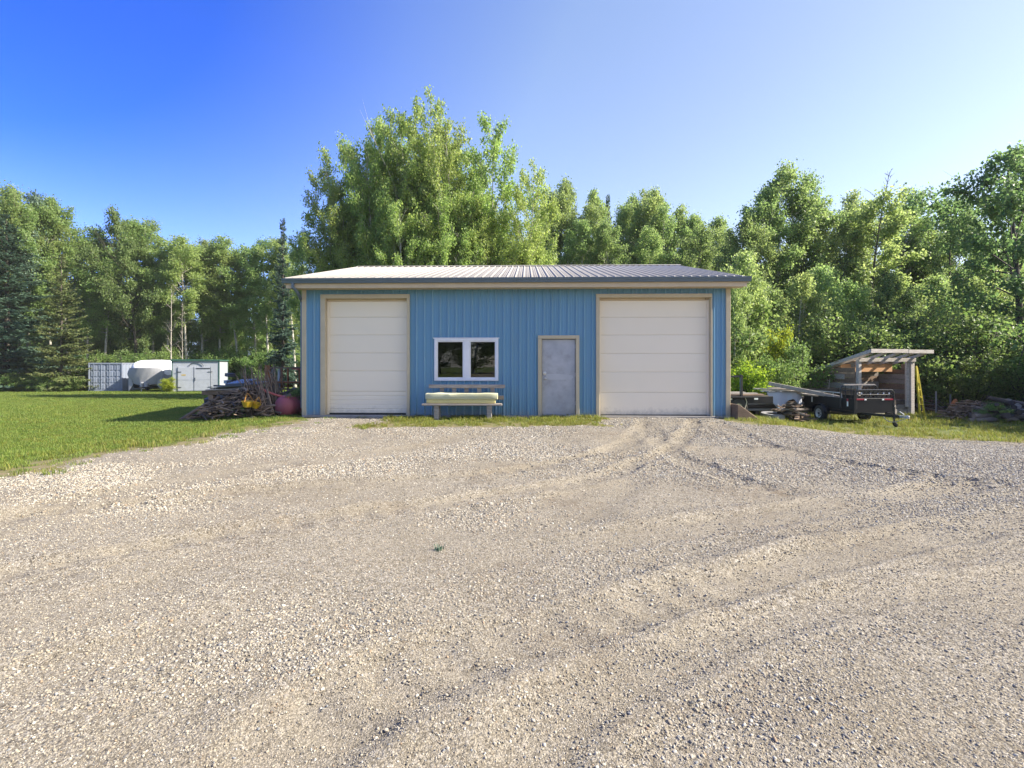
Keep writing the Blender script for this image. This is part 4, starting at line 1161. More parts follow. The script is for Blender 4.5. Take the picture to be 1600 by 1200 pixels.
heap('brush_litter', 'low litter of dead sticks under the timber trestle', 'sticks', G(380, 14.05), 2.3, 1.2, .80, [M['twig'], M['brownwood'], M['twig'], M['darkwood']], 240, 'stick', 9, (.25, .8))
# upright bundle of dead branches
bb = G(411, 14.3); bun = thing('branch_bundle', 'tall fan of bare dead branches leaning together beside the yellow pails', 'branches', bb)
r = random.Random(21)
for i in range(110):
    x0 = r.uniform(-.30, .52) ; y0 = r.uniform(-.35, .35); h = r.uniform(.7, 1.5); le = -.22 + r.uniform(-.28, .28) - .3 * (r.random() < .2)
    p = [(x0, y0, -.03), (x0 + le * .3 + r.uniform(-.05, .05), y0 + r.uniform(-.06, .06), h * .45), (x0 + le * .8, y0 * .5 + r.uniform(-.1, .1), h * .8), (x0 + le + r.uniform(-.1, .1), y0 * .4 + r.uniform(-.15, .15), h)]
    q = r.uniform(.010, .024); MB().tube(p, [q, q * .85, q * .6, q * .3], 5).build('branch', M['twig'], bun)
# yellow pails
def pail(px, py, D, rad, tilt, label):
    p = P(px, py, D); t = thing('yellow_pail', label, 'pail', p, 0, 'yellow plastic pails hanging in the scrap'); t.rotation_euler = (R(6), R(tilt), 0)
    MB().lathe([(0, 0), (rad * .72, 0), (rad * .80, rad * .25), (rad, rad * 1.02), (rad * 1.07, rad * 1.04), (rad * 1.07, rad * 1.12), (rad * .95, rad * 1.1), (rad * .74, rad * .12), (0, rad * .08)], 24).build('bowl', M['yellow'], t, smooth='auto')
    for a in (0.5, 2.6, 4.7):
        MB().tube([(rad * math.cos(a), rad * math.sin(a), rad * 1.05), (rad * .55 * math.cos(a), rad * .55 * math.sin(a), rad * 2.0), (0, 0, rad * 2.7)], .007, 5).build('hanger', M['orangeband'], t)
    return t
pail(386.5, 635.5, 13.4, .135, 3, 'larger yellow hanging basket, upright, below the sheet metal')
pail(398, 636.5, 13.6, .115, 24, 'smaller tilted yellow hanging basket behind the larger one')
# maroon tank
tb0 = G(445.5, 14.0); tank = thing('maroon_tank', 'faded maroon round-ended steel tank lying beside the workshop corner', 'tank', tb0)
RT = .305
prof = [(0, -.20)] + [(RT * math.sin(a), -.20 * math.cos(a)) for a in [PI / 2 * i / 10 for i in range(1, 11)]] + [(RT, .25), (RT + .012, .26), (RT + .012, .30), (RT, .31), (RT, .62)] + [(RT * math.cos(a), .62 + .2 * math.sin(a)) for a in [PI / 2 * i / 6 for i in range(1, 7)]]
MB().lathe(prof, 36, Matrix.Translation((0, 0, RT - .03)) @ Matrix.Rotation(R(-18), 4, 'Z') @ Matrix.Rotation(R(-86), 4, 'X')).build('shell', M['maroon'], tank, smooth='auto')
MB().lathe([(0, 0), (.05, 0), (.05, .05), (.03, .06), (0, .06)], 12, Matrix.Translation((.05, .35, RT * 2 - .04))).build('valve_cap', M['maroon'], tank)
for x in (-.2, .2): MB().bar((x, .1, -.02), (x, .55, .05), .06, .05).build('foot', M['maroon'], tank)
# red bent pipe
pp = [P(403.5, 603, 14.25), P(408, 607, 14.2), P(416, 611.5, 14.1), P(428, 616, 14.0), P(440, 619.5, 13.95), P(452, 621, 13.9)]
rp = MB().tube([p - pp[0] for p in pp], .030, 8).build('red_pipe', M['redpipe'], None, pp[0], smooth='auto')
tag(rp, 'faded red bent plastic pipe resting on the maroon tank', 'pipe')
# rusty rack with posts behind
rb = G(436, 16.0); rack = thing('rusty_rack', 'rusty orange steel rack standing behind the maroon tank', 'rack', rb)
def rk(px, py): q = P(px, py, 16.0); return q - rb
MB().b3(rk(417, 0).x - .05, rk(421, 0).x + .03, -.05, .05, -.05, rk(0, 570.5).z).build('post', M['rust'], rack, bevel=.004)
for px in (440, 450, 468): MB().b3(rk(px, 0).x - .022, rk(px, 0).x + .022, -.03, .03, -.05, rk(0, 575.5).z).build('post', M['rust'], rack)
for px, w in ((422.5, .02), (433, .03)): MB().b3(rk(px, 0).x - w, rk(px, 0).x + w, .1, .15, -.05, rk(0, 577).z).build('post', M['zinc'], rack)
MB().bar(rk(416, 575), rk(478, 574.5), .06, .05).build('rail', M['brownwood'], rack)
MB().bar(rk(457, 575.8), rk(480, 578.5), .06, .05).build('rail', M['redpipe'], rack)
MB().bar(rk(416, 597), rk(478, 597.5), .4, .05).build('shelf', M['rust'], rack)
heap('timber_pile', 'dark tangle of old timber and branches on the ground behind the tank', 'timber pile', G(447, 15.2), 1.5, .9, .72, [M['darkwood'], M['brownwood'], M['twig'], M['darkwood']], 52, 'plank', 31, (.5, 1.2))

# ------------------------------------------------------------------ right yard
# black utility trailer facing the camera
D3 = 15.35
tx0 = (1335 - 800) / FPX * D3
ut_c = Vector((tx0 + .61, D3, 0)); ut_c.z = zt(tx0 + .4, D3 + 1.2) + .0
ut = thing('utility_trailer', 'black steel utility trailer with mesh gate, tongue towards the yard', 'trailer', ut_c, R(2.0))
TW, TLn, ZB, ZT_ = 1.24, 2.5, .44, .80
for x0, x1, nm in ((-TW / 2, -TW / 2 + .03, 'side_panel'), (TW / 2 - .03, TW / 2, 'side_panel')):
    MB().b3(x0, x1, .03, TLn, ZB, ZT_).build(nm, M['black'], ut, bevel=.006)
MB().b3(-TW / 2, TW / 2, 0, .03, ZB - .06, ZT_ + .02).build('front_panel', M['black'], ut, bevel=.006)
MB().b3(-TW / 2 + .03, TW / 2 - .03, .03, TLn, ZB - .02, ZB + .02).build('bed_floor', M['darkwood'], ut)
m = MB()
for x in (-TW / 2 + .02, TW / 2 - .07): m.b3(x, x + .05, .04, TLn, ZB - .09, ZB - .022)
for y in (.3, 1.2, 2.2): m.b3(-TW / 2 + .08, TW / 2 - .08, y, y + .05, ZB - .08, ZB - .024)
m.build('chassis', M['black'], ut)
# corner stake and tail gate
MB().b3(-TW / 2 - .012, -TW / 2 + .05, -.012, .05, ZB - .08, ZT_ + .26).build('corner_post', M['black'], ut)
# front rail: rounded hoop with bars and a perforated strip
def hoop(m, x0, x1, y, z0, z1, r, rr=.1):
    pts = [(x0, y, z0)]
    for i in range(7):
        a = PI - PI / 2 * i / 6; pts.append((x0 + rr + rr * math.cos(a), y, z1 - rr + rr * math.sin(a)))
    for i in range(7):
        a = PI / 2 - PI / 2 * i / 6; pts.append((x1 - rr + rr * math.cos(a), y, z1 - rr + rr * math.sin(a)))
    pts.append((x1, y, z0)); m.tube(pts, r, 8)
m = MB(); hoop(m, -TW / 2 + .06, TW / 2 - .02, .015, ZT_ - .3, ZT_ + .27, .022)
m.tube([(-TW / 2 + .08, .015, ZT_ + .13), (TW / 2 - .04, .015, ZT_ + .13)], .014, 6)
m.build('front_rail', M['blackmetal'], ut, smooth='auto')
# second, taller rack behind the front panel
m = MB(); hoop(m, -TW / 2 - .05, TW / 2 - .12, .55, ZT_ - .3, ZT_ + .40, .022, .14)
m.tube([(-TW / 2 + .05, .55, ZT_ + .22), (TW / 2 - .14, .55, ZT_ + .22)], .014, 6)
for i in range(6):
    x = -TW / 2 + .1 + i * .19; m.tube([(x, .55, ZT_ - .2), (x, .55, ZT_ + .38)], .013, 6)
m.build('load_rack', M['blackmetal'], ut, smooth='auto')
MB().b3(-TW / 2 + .03, TW / 2 - .22, .50, .56, ZT_ + .385, ZT_ + .425).build('rack_board', M['greywood'], ut, bevel=.004)
for k in range(2):
    V = []; z0 = ZT_ + .02 + .13 * k; mm = MB(); x = -TW / 2 + .1
    mm.b3(-TW / 2 + .08, TW / 2 - .04, .04, .05, z0 + .10, z0 + .13); mm.b3(-TW / 2 + .08, TW / 2 - .04, .04, .05, z0 - .0, z0 + .02)
    while x < TW / 2 - .1:
        mm.b3(x - .02, x + .045, .04, .05, z0 + .02, z0 + .10); x += .14
    mm.build('slotted_strip', M['blackmetal'], ut)
for x in (-.52, -.38, -.10, .12, .30, .47): MB().box((x, .034, ZT_ + .17 - .03 * (abs(x) < .2)), (.045, .012, .05)).build('white_reflector', M['whiterefl'], ut, bevel=.006)
for x0, x1 in ((-.56, -.34), (.30, .56)): MB().b3(x0, x1, -.008, -.001, ZT_ - .03, ZT_ + .015).build('red_reflector', M['redrefl'], ut)
for x in (-.29, .25): MB().box((x, -.008, ZT_ - .02), (.07, .012, .04)).build('white_reflector', M['whiterefl'], ut, bevel=.006)
# reflector strips on the near side panel
for y, z0, z1, mt in ((.30, ZB + .12, ZT_ - .09, 'whiterefl'), (.30, ZT_ - .09, ZT_ - .01, 'redrefl'), (2.05, ZB + .12, ZT_ - .06, 'whiterefl')):
    MB().b3(-TW / 2 - .006, -TW / 2 - .001, y - .03, y + .03, z0, z1).build('reflector_strip', M[mt], ut)
# side rails above the panel
m = MB(); zt1 = ZT_ + .15
m.tube([(-TW / 2 + .02, .6, ZT_), (-TW / 2 + .02, .62, ZT_ + .13), (-TW / 2 + .02, .72, zt1), (-TW / 2 + .02, TLn, zt1)], .02, 8)
for y in (1.0, 1.5, 2.0, 2.45): m.tube([(-TW / 2 + .02, y, ZT_), (-TW / 2 + .02, y, zt1)], .012, 6)
m.build('side_rail', M['zinc'], ut, smooth='auto')
m = MB(); m.tube([(TW / 2 - .02, .4, zt1), (TW / 2 - .02, TLn, zt1)], .02, 8)
for y in (.6, 1.2, 1.8, 2.45): m.tube([(TW / 2 - .02, y, ZT_), (TW / 2 - .02, y, zt1)], .012, 6)
m.build('side_rail', M['blackmetal'], ut)
MB().b3(-TW / 2, TW / 2, TLn - .02, TLn + .02, ZB, ZT_ + .2).build('tail_panel', M['black'], ut)
wr = .265
for sx_, x in ((-1, -TW / 2 - .11), (1, TW / 2 + .11)):
    Mx = Matrix.Translation((x, 1.42, wr - .02)) @ Matrix.Rotation(R(90), 4, 'Y')
    wh = MB().lathe([(.15, -.075), (.22, -.085), (wr - .02, -.075), (wr, -.045), (wr, .045), (wr - .02, .075), (.22, .085), (.15, .075)], 28, Mx).build('wheel', M['tyre'], ut, smooth='auto')
    rm = MB().lathe([(0, -.05), (.04, -.055), (.05, -.03), (.10, -.035), (.13, -.065), (.155, -.078), (.155, .078), (.13, .065), (.10, .035), (0, .05)], 24, Mx).build('rim', M['rim'], wh, smooth='auto')
    hb_ = MB()
    for k in range(5):
        a = k * 2 * PI / 5; hb_.add([], []); hb_.box((x + sx_ * .043, 1.42 + .075 * math.cos(a), wr - .02 + .075 * math.sin(a)), (.03, .02, .02))
    hb_.box((x + sx_ * .05, 1.42, wr - .02), (.05, .06, .06)); hb_.build('hub', M['blackmetal'], wh)
    fd = MB(); n = 10; V = []
    for i in range(n + 1):
        a = PI * (.02 + .96 * i / n); c, s_ = math.cos(a), math.sin(a)
        for xx in (x - .10, x + .10): V.append((xx, 1.42 + (wr + .07) * c, wr - .02 + (wr + .06) * s_))
    fd.add(V, [(2 * i, 2 * i + 1, 2 * i + 3, 2 * i + 2) for i in range(n)])
    o = fd.build('fender', M['black'], ut, smooth=True); so = o.modifiers.new('t', 'SOLIDIFY'); so.thickness = .012
MB().bar((-TW / 2 - .05, 1.42, wr - .02), (TW / 2 + .05, 1.42, wr - .02), .05, .05).build('axle', M['blackmetal'], ut)
m = MB(); tyy = -1.0
m.bar((-.42, .1, ZB - .07), (.0, tyy, ZB - .07), .05, .07).bar((.42, .1, ZB - .07), (0, tyy, ZB - .07), .05, .07)
m.build('tongue', M['black'], ut)
m = MB(); m.bar((0, tyy + .06, ZB - .06), (0, tyy - .22, ZB - .06), .07, .06); m.lathe([(0, .05), (.04, .045), (.05, .02), (.05, -.03), (0, -.03)], 12, Matrix.Translation((0, tyy - .22, ZB - .06))); m.bar((0, tyy - .1, ZB), (0, tyy + .05, ZB + .07), .025, .02)
m.build('coupler', M['zinc'], ut)
zj = zt(ut_c.x, ut_c.y - .7) - ut_c.z
m = MB(); m.tube([(.10, -.62, zj + .10), (.10, -.62, ZB + .18)], .024, 8).tube([(.10, -.62, ZB + .18), (.18, -.62, ZB + .18), (.18, -.62, ZB + .26)], .012, 6)
jk = m.build('jack', M['blackmetal'], ut)
MB().lathe([(0, -.025), (.06, -.025), (.08, -.015), (.08, .015), (.06, .025), (0, .025)], 16, Matrix.Translation((.10, -.66, zj + .08)) @ Matrix.Rotation(R(70), 4, 'Y')).build('jack_wheel', M['tyre'], jk)
m = MB(); pts = [(.12 - .1 * math.sin(PI * i / 8), -.15 - .9 * i / 8, ZB - .1 - .16 * math.sin(PI * i / 8)) for i in range(9)]; m.tube(pts, .012, 5).build('safety_chain', M['zinc'], ut)

# planks leaning over the rear of the trailer from the lumber stack
lb = G(1240, 17.6)
def plank_thing(name, label, cat, p, q, w, h, mtl, group=None, taper=None):
    p = Vector(p); q = Vector(q)
    o = MB().bar(Vector((0, 0, 0)), q - p, w, h).build(name, mtl, None, p, bevel=.006)
    return tag(o, label, cat, group)
plank_thing('timber_beam', 'long grey timber beam sloping down onto the black trailer, uppermost', 'beam', P(1201, 599, 17.6), P(1312, 621.5, 16.6), .14, .12, M['greywood'])
plank_thing('timber_plank', 'thin grey plank sloping below the long timber beam', 'plank', P(1222, 611, 17.8), P(1308, 622.5, 16.8), .20, .05, M['greywood'])
# lumber stack
ls = thing('lumber_stack', 'stack of dark weathered lumber between the two trailers', 'lumber', G(1205, 18.2), R(4))
lz = lambda py, D=18.2: EYE - (py - HORIZON) / FPX * D - ls.location.z
r = random.Random(3)
for k in range(5):
    for j in range(4):
        z = .28 + k * .105; x0 = -1.25 + r.uniform(-.25, .25); x1 = 1.15 + r.uniform(-.35, .25)
        MB().b3(x0, x1, -.45 + j * .24, -.25 + j * .24, z, z + .07 + r.uniform(-.01, .015)).build('board', r.choice([M['brownwood'], M['darkwood'], M['greywood']]), ls, bevel=.005)
for x in (-.8, .7): MB().b3(x - .07, x + .07, -.5, .5, -.06, .27).build('bearer', M['darkwood'], ls)
# white tarp draped over the end of the stack
TD = 17.5
tp0 = P(1197, 612, TD); n, mrows = 30, 8; V = []; F = []
for i in range(n + 1):
    t = i / n; px = 1197 + 54 * t
    lowy = float(np.interp(t, [0, .12, .25, .33, .42, .52, .62, .75, .86, 1], [616, 626, 636, 641, 639, 630, 625, 623, 631, 633]))
    topy = 612.5 - 1.5 * t
    for j in range(-3, mrows + 1):
        s_ = max(0, j / mrows)
        q = P(px, topy + (lowy - topy) * s_, TD) - tp0
        V.append((q.x, (.16 * -j if j < 0 else -.05 - .06 * s_ + .014 * math.sin(i * 1.1 + s_ * 2.0) * s_ + .02 * math.sin(i * .47)), q.z + .012 * math.sin(i * .9) * (j <= 0)))
mr = mrows + 4
F = [(i * mr + j, i * mr + j + 1, (i + 1) * mr + j + 1, (i + 1) * mr + j) for i in range(n) for j in range(mr - 1)]
o = MB().add(V, F).build('white_tarp', M['whitetarp'], None, tp0, smooth=True); so = o.modifiers.new('t', 'SOLIDIFY'); so.thickness = .004
tag(o, 'white tarp hanging in a point from the lumber stack', 'tarp')
for a_, b_, w_ in (((1178, 607.5, 17.7), (1250, 608.5, 17.55), .16), ((1192, 610, 17.45), (1256, 611.2, 17.4), .13), ((1200, 605.5, 17.9), (1262, 609, 17.75), .2)):
    p_ = P(*a_) - ls.location; q_ = P(*b_) - ls.location
    MB().bar(rotz(-ls.rotation_euler.z) @ p_, rotz(-ls.rotation_euler.z) @ q_, w_, .04).build('board', M['greywood'], ls, bevel=.005)
# old tyre lying on the grass
op = G(1206.5, 16.6); ty_ = thing('old_tyre', 'dusty grey old tyre lying flat in the grass below the white tarp', 'tyre', op)
MB().lathe([(.20, .02), (.24, 0), (.34, .0), (.37, .05), (.37, .17), (.34, .22), (.24, .22), (.20, .20), (.22, .11), (.20, .02)], 32, Matrix.Rotation(R(5), 4, 'X')).build('tread', M['oldtyre'], ty_, smooth='auto')
heap('scrap_wood', 'low heap of broken scrap wood between old tyre and black trailer', 'scrap wood', G(1232, 16.5), 1.2, .7, .55, [M['darkwood'], M['brownwood'], M['greywood']], 34, 'plank', 14, (.3, .8))
# black flatbed trailer half hidden behind the workshop corner
fb = G(1160, 15.9); ft = thing('flatbed_trailer', 'dark flatbed trailer with tall upright post, partly behind the workshop', 'trailer', fb, R(3))
MB().b3(-1.5, .95, 0, 1.7, .52, .60).build('deck', M['darkwood'], ft, bevel=.01)
m = MB(); m.b3(-1.5, .95, -.06, -.002, .40, .62).b3(-1.5, .95, 1.702, 1.76, .40, .62); m.build('frame_rail', M['black'], ft, bevel=.006)
m = MB(); m.b3(.10, .17, .3, .37, .605, 1.28).b3(-.42, .095, .31, .36, 1.20, 1.26); m.build('upright_post', M['blackmetal'], ft)
for x in (-.9, -.18): 
    Mx = Matrix.Translation((x, -.02, .27)) @ Matrix.Rotation(R(90), 4, 'X')
    wh = MB().lathe([(.14, -.1), (.27, -.1), (.30, -.06), (.30, .06), (.27, .1), (.14, .1)], 24, Mx).build('wheel', M['tyre'], ft, smooth='auto')
    MB().lathe([(0, -.03), (.14, -.07), (.14, .07), (0, .03)], 18, Mx).build('rim', M['rim'], wh)
MB().b3(-1.3, .35, -.18, -.065, .585, .60).build('fender', M['black'], ft)
for x in (-.42, .40): MB().b3(x - .06, x + .06, -.075, -.062, .52, .57).build('white_reflector', M['whiterefl'], ft)
m = MB(); m.tube([(-.55, -.1, .5), (-.5, -.16, .25), (-.25, -.2, .13), (-.02, -.16, .2), (.08, -.12, .45), (.05, -.08, .58)], .014, 6); m.build('loose_cable', M['rope'], ft)
for k in range(4): MB().bar((-1.2 + .1 * k, .4 + .3 * k, .63 + .02 * (k % 2)), (.9 - .05 * k, .45 + .3 * k, .64 + .02 * (k % 2)), .18, .05).build('load_plank', M['greywood' if k % 2 else 'brownwood'], ft, bevel=.004)
# concrete ramp stone by the wall corner
o = MB().prism([(0, 0), (.62, 0), (.05, .42), (0, .42)], .5).build('wooden_wedge', M['brownwood'], None, (wu(1141) + .02, OY - .55, zt(5.9, 13.1) - .03), bevel=.01)
tag(o, 'dark wedge shaped block leaning against the workshop corner', 'block')

# lean-to shed
D5 = 18.3
lx = (1341 - 800) / FPX * D5
ls0 = Vector((lx, D5, zt(lx, D5)))
lt = thing('lean_to_shed', 'old open-fronted plank lean-to shed with sloping roof', 'shed', ls0, R(15))
fz = lambda py, D=D5: EYE - (py - HORIZON) / FPX * D - ls0.z
fxx = lambda px, D=D5: (px - 800) / FPX * D - lx
X0, X1 = 0.0, 2.62
ZF = fz(559); ZBk = ZF - .66; DPT = 2.2
# the left side wall recedes: seen obliquely from px 1341 to 1277
# posts
MB().b3(X1 - .17, X1, -.02, .12, -.05, ZF).build('post', M['palewood'], lt, bevel=.006)
MB().b3(X1 - .30, X1 - .172, .05, .12, .3, ZF - .02).build('post', M['palewood'], lt, bevel=.006)
MB().b3(X0, X0 + .13, -.02, .10, -.05, ZF).build('post', M['palewood'], lt, bevel=.006)
xm_ = 1.22
MB().b3(xm_ - .06, xm_ + .06, 1.3, 1.42, -.05, ZF - .40).build('post', M['palewood'], lt, bevel=.006)
MB().b3(X0, X0 + .12, DPT - .12, DPT, -.05, ZBk).build('post', M['brownwood'], lt)
MB().b3(X1 - .12, X1, DPT - .12, DPT, -.05, ZBk).build('post', M['brownwood'], lt)
# header boards
MB().b3(X0 - .02, X1 + .02, -.06, -.022, ZF - .14, ZF - .005).build('header_board', M['palewood'], lt, bevel=.004)
MB().b3(X0 + .05, X1 - .10, .75, .80, ZF - .52, ZF - .22).build('header_board', M['freshwood'], lt, bevel=.004)
MB().b3(X0 + .13, xm_ + .05, 1.25, 1.29, ZF - .72, ZF - .42).build('header_board', M['palewood'], lt, bevel=.004)
# plank walls
def planks(p, q, z0, ztop, mtls, hgt=.19, thick=.03, name='wall_plank', seed=1):
    r = random.Random(seed); p = Vector(p); q = Vector(q); z = z0
    while True:
        h = hgt * r.uniform(.85, 1.15)
        top = z + h - .012
        a, b = p.copy(), q.copy()
        # clip against the sloping top (linear between ztop[0] at p and ztop[1] at q)
        za, zb2 = ztop
        if z >= max(za, zb2) - .04: break
        f0, f1 = 0.0, 1.0
        if min(za, zb2) < top and abs(za - zb2) > .01:
            f = (min(top, max(za, zb2) - .005) - za) / (zb2 - za)
            f = min(max(f, 0.0), 1.0)
            if za < zb2: f0 = f
            else: f1 = f
        if f1 - f0 > .04:
            A = p.lerp(q, f0); B = p.lerp(q, f1); zc = z + (h - .012) / 2; off = r.uniform(-.008, .008)
            n = (q - p).normalized().cross(Vector((0, 0, 1))) * off
            MB().bar(A + n + Vector((0, 0, zc)), B + n + Vector((0, 0, zc + r.uniform(-.008, .008))), thick, min(h - .012, max(za, zb2) - z)).build(name, r.choice(mtls), lt, bevel=.003)
        z += h
WM = [M['brownwood'], M['brownwood'], M['brownwood'], M['greywood']]
planks((X0 - .03, .1, 0), (X0 - .03, DPT, 0), .02, (ZF - .10, ZBk - .08), WM, seed=2)
planks((X1 + .03, .1, 0), (X1 + .03, DPT, 0), .02, (ZF - .10, ZBk - .08), WM, seed=3)
planks((X0, DPT + .03, 0), (X1, DPT + .03, 0), .02, (ZBk - .06, ZBk - .06), WM, seed=4)
planks((xm_ + .1, 1.36, 0), (X1 - .05, 1.36, 0), .62, (ZF - .45, ZF - .45), [M['brownwood'], M['greywood'], M['brownwood']], seed=5)
planks((X0 + .1, .16, 0), (X1 - .1, .16, 0), .02, (.55, .55), [M['darkwood'], M['greywood']], seed=6)
# a pale patch board on the side
MB().b3(X0 - .075, X0 - .05, .5, 2.0, ZF - .78, ZF - .60).build('patch_board', M['greywood'], lt)
# roof: rafters, boards, edge board
ry0, ry1 = -.55, DPT + .35
zr0 = lambda y: ZF + .02 + (ZF - ZBk) / DPT * (-y)
RX0, RX1 = X0 - .10, X1 + .16
for x in np.linspace(RX0 + .15, RX1 - .25, 5):
    MB().bar((x, ry0 + .05, zr0(ry0 + .05) - .0), (x, ry1 - .1, zr0(ry1 - .1) - .0), .05, .10).build('rafter', M['palewood'], lt)
nb = 13
for k in range(nb):
    y0 = ry0 + (ry1 - ry0) * k / nb; y1 = ry0 + (ry1 - ry0) * (k + 1) / nb - .012; yc = (y0 + y1) / 2
    if 1 <= k <= 4: continue
    sl = (ZF - ZBk) / DPT; Mr = Matrix.Rotation(-math.atan(sl), 3, 'X')
    MB().box(((RX0 + RX1) / 2 + rnd.uniform(-.05, .05), yc, zr0(yc) + .07), (RX1 - RX0, (y1 - y0), .025), Mr).build('roof_board', M['brownwood' if k % 3 else 'greywood'], lt, bevel=.003)
MB().b3(RX0, (RX0 + RX1) / 2 + .25, ry0 - .03, ry0 + .005, zr0(ry0) - .02, zr0(ry0) + .115).build('edge_board', M['palewood'], lt, bevel=.004)
MB().b3((RX0 + RX1) / 2 + .26, RX1, ry0 - .035, ry0 + .002, zr0(ry0) - .03, zr0(ry0) + .10).build('edge_board', M['palewood'], lt, bevel=.004)
# side edge board along the slope
MB().bar((RX0 - .015, ry0, zr0(ry0) + .04), (RX0 - .015, ry1, zr0(ry1) + .04), .03, .12).build('edge_board', M['palewood'], lt, bevel=.004)
# yellow folded ladder leaning at the right of the lean-to
ya = P(1431, 573, 18.1)
yl = thing('yellow_ladder', 'narrow yellow ladder leaning against the lean-to, feet in the grass', 'ladder', (ya.x, 18.1, zt(ya.x, 18.1)))
gb = lambda px, py, D: P(px, py, D) - yl.location
for a, b in (((1431.5, 572, 18.15), (1438, 655, 17.7)), ((1432.5, 574, 18.25), (1445.5, 655, 18.0))):
    MB().bar(gb(*a), gb(*b), .035, .06, (0, 1, 0)).build('ladder_rail', M['yellowrail'], yl)
for k in range(6):
    t = .16 + k * .14
    a = gb(1431.5, 572, 18.15).lerp(gb(1438, 655, 17.7), t); b = gb(1432.5, 574, 18.25).lerp(gb(1445.5, 655, 18.0), t)
    MB().tube([a, b], .013, 6).build('rung', M['yellowrail'], yl)
# wire fence posts
fence = thing('wire_fence', 'low wire fence with two pale metal posts right of the lean-to', 'fence', G(1474, 20.0))
fo = fence.location
for px, D, top in ((1462.5, 19.6, 611.5), (1485, 19.9, 616), (1443, 20.6, 618), (1545, 20.9, 626)):
    q = P(px, top, D) - fo; z0 = zt((px - 800) / FPX * D, D) - fo.z
    MB().b3(q.x - .022, q.x + .022, q.y - .015, q.y + .015, z0 - .05, q.z).build('fence_post', M['zinc'], fence)
wirep = [(1442, 618, 20.5), (1462.5, 622, 19.6), (1485, 641, 19.9), (1546, 650, 20.9)]
for dz in (0, .22, .44, .66):
    MB().tube([P(*w) - fo - Vector((0, 0, dz * (1 - .35 * (i > 1)))) for i, w in enumerate(wirep)], .007, 4).build('wire', M['zinc'], fence)
# boards lying behind the fence
heap('board_pile', 'low pile of pale boards on the ground behind the wire fence', 'boards', G(1464, 20.9), 2.6, 1.0, .5, [M['greywood'], M['brownwood']], 26, 'plank', 77, (.9, 1.8))
heap('dry_brush_pile', 'rounded pile of dry brown brush right of the wire fence', 'brush pile', G(1518, 17.3), 1.9, 1.0, .62, [M['drybrush']], 230, 'stick', 55, (.25, .7))
heap('log_pile', 'pile of grey logs at the edge of the wood, far right', 'log pile', G(1585, 16.6), 1.9, 1.2, .55, [M['greywood'], M['darkwood'], M['twig']], 46, 'log', 66, (.7, 1.4))
# burnt stump
st0 = G(1490.5, 18.6)
sto = MB().tube([(0, 0, -.05), (.0, 0, .2), (.02, 0, .45), (.08, .02, .62)], [.16, .13, .12, .05], 9).build('tree_stump', M['rust'], None, st0)
tag(sto, 'short reddish tree stump beside the dry brush pile', 'stump')

# ------------------------------------------------------------------ trees
def leaf_mesh(name, p, a, nrm, Ln, Wd, mtl):
    """diamond leaves: base p, tip direction a, face normal nrm"""
    a = a / np.linalg.norm(a, axis=1)[:, None]
    b = np.cross(a, nrm); b /= (np.linalg.norm(b, axis=1)[:, None] + 1e-9)
    fold = np.cross(b, a) * (Wd * 0.18)[:, None]
    n = len(p)
    V = np.empty((n, 4, 3))
    V[:, 0] = p; V[:, 1] = p + a * (Ln * .45)[:, None] + b * (Wd / 2)[:, None] + fold
    V[:, 2] = p + a * Ln[:, None]; V[:, 3] = p + a * (Ln * .45)[:, None] - b * (Wd / 2)[:, None] + fold
    i = np.arange(n)[:, None] * 4
    F = np.concatenate([i + np.array([[0, 1, 2]]), i + np.array([[0, 2, 3]])], 0)
    return np_mesh(name, V.reshape(-1, 3), F, mtl)

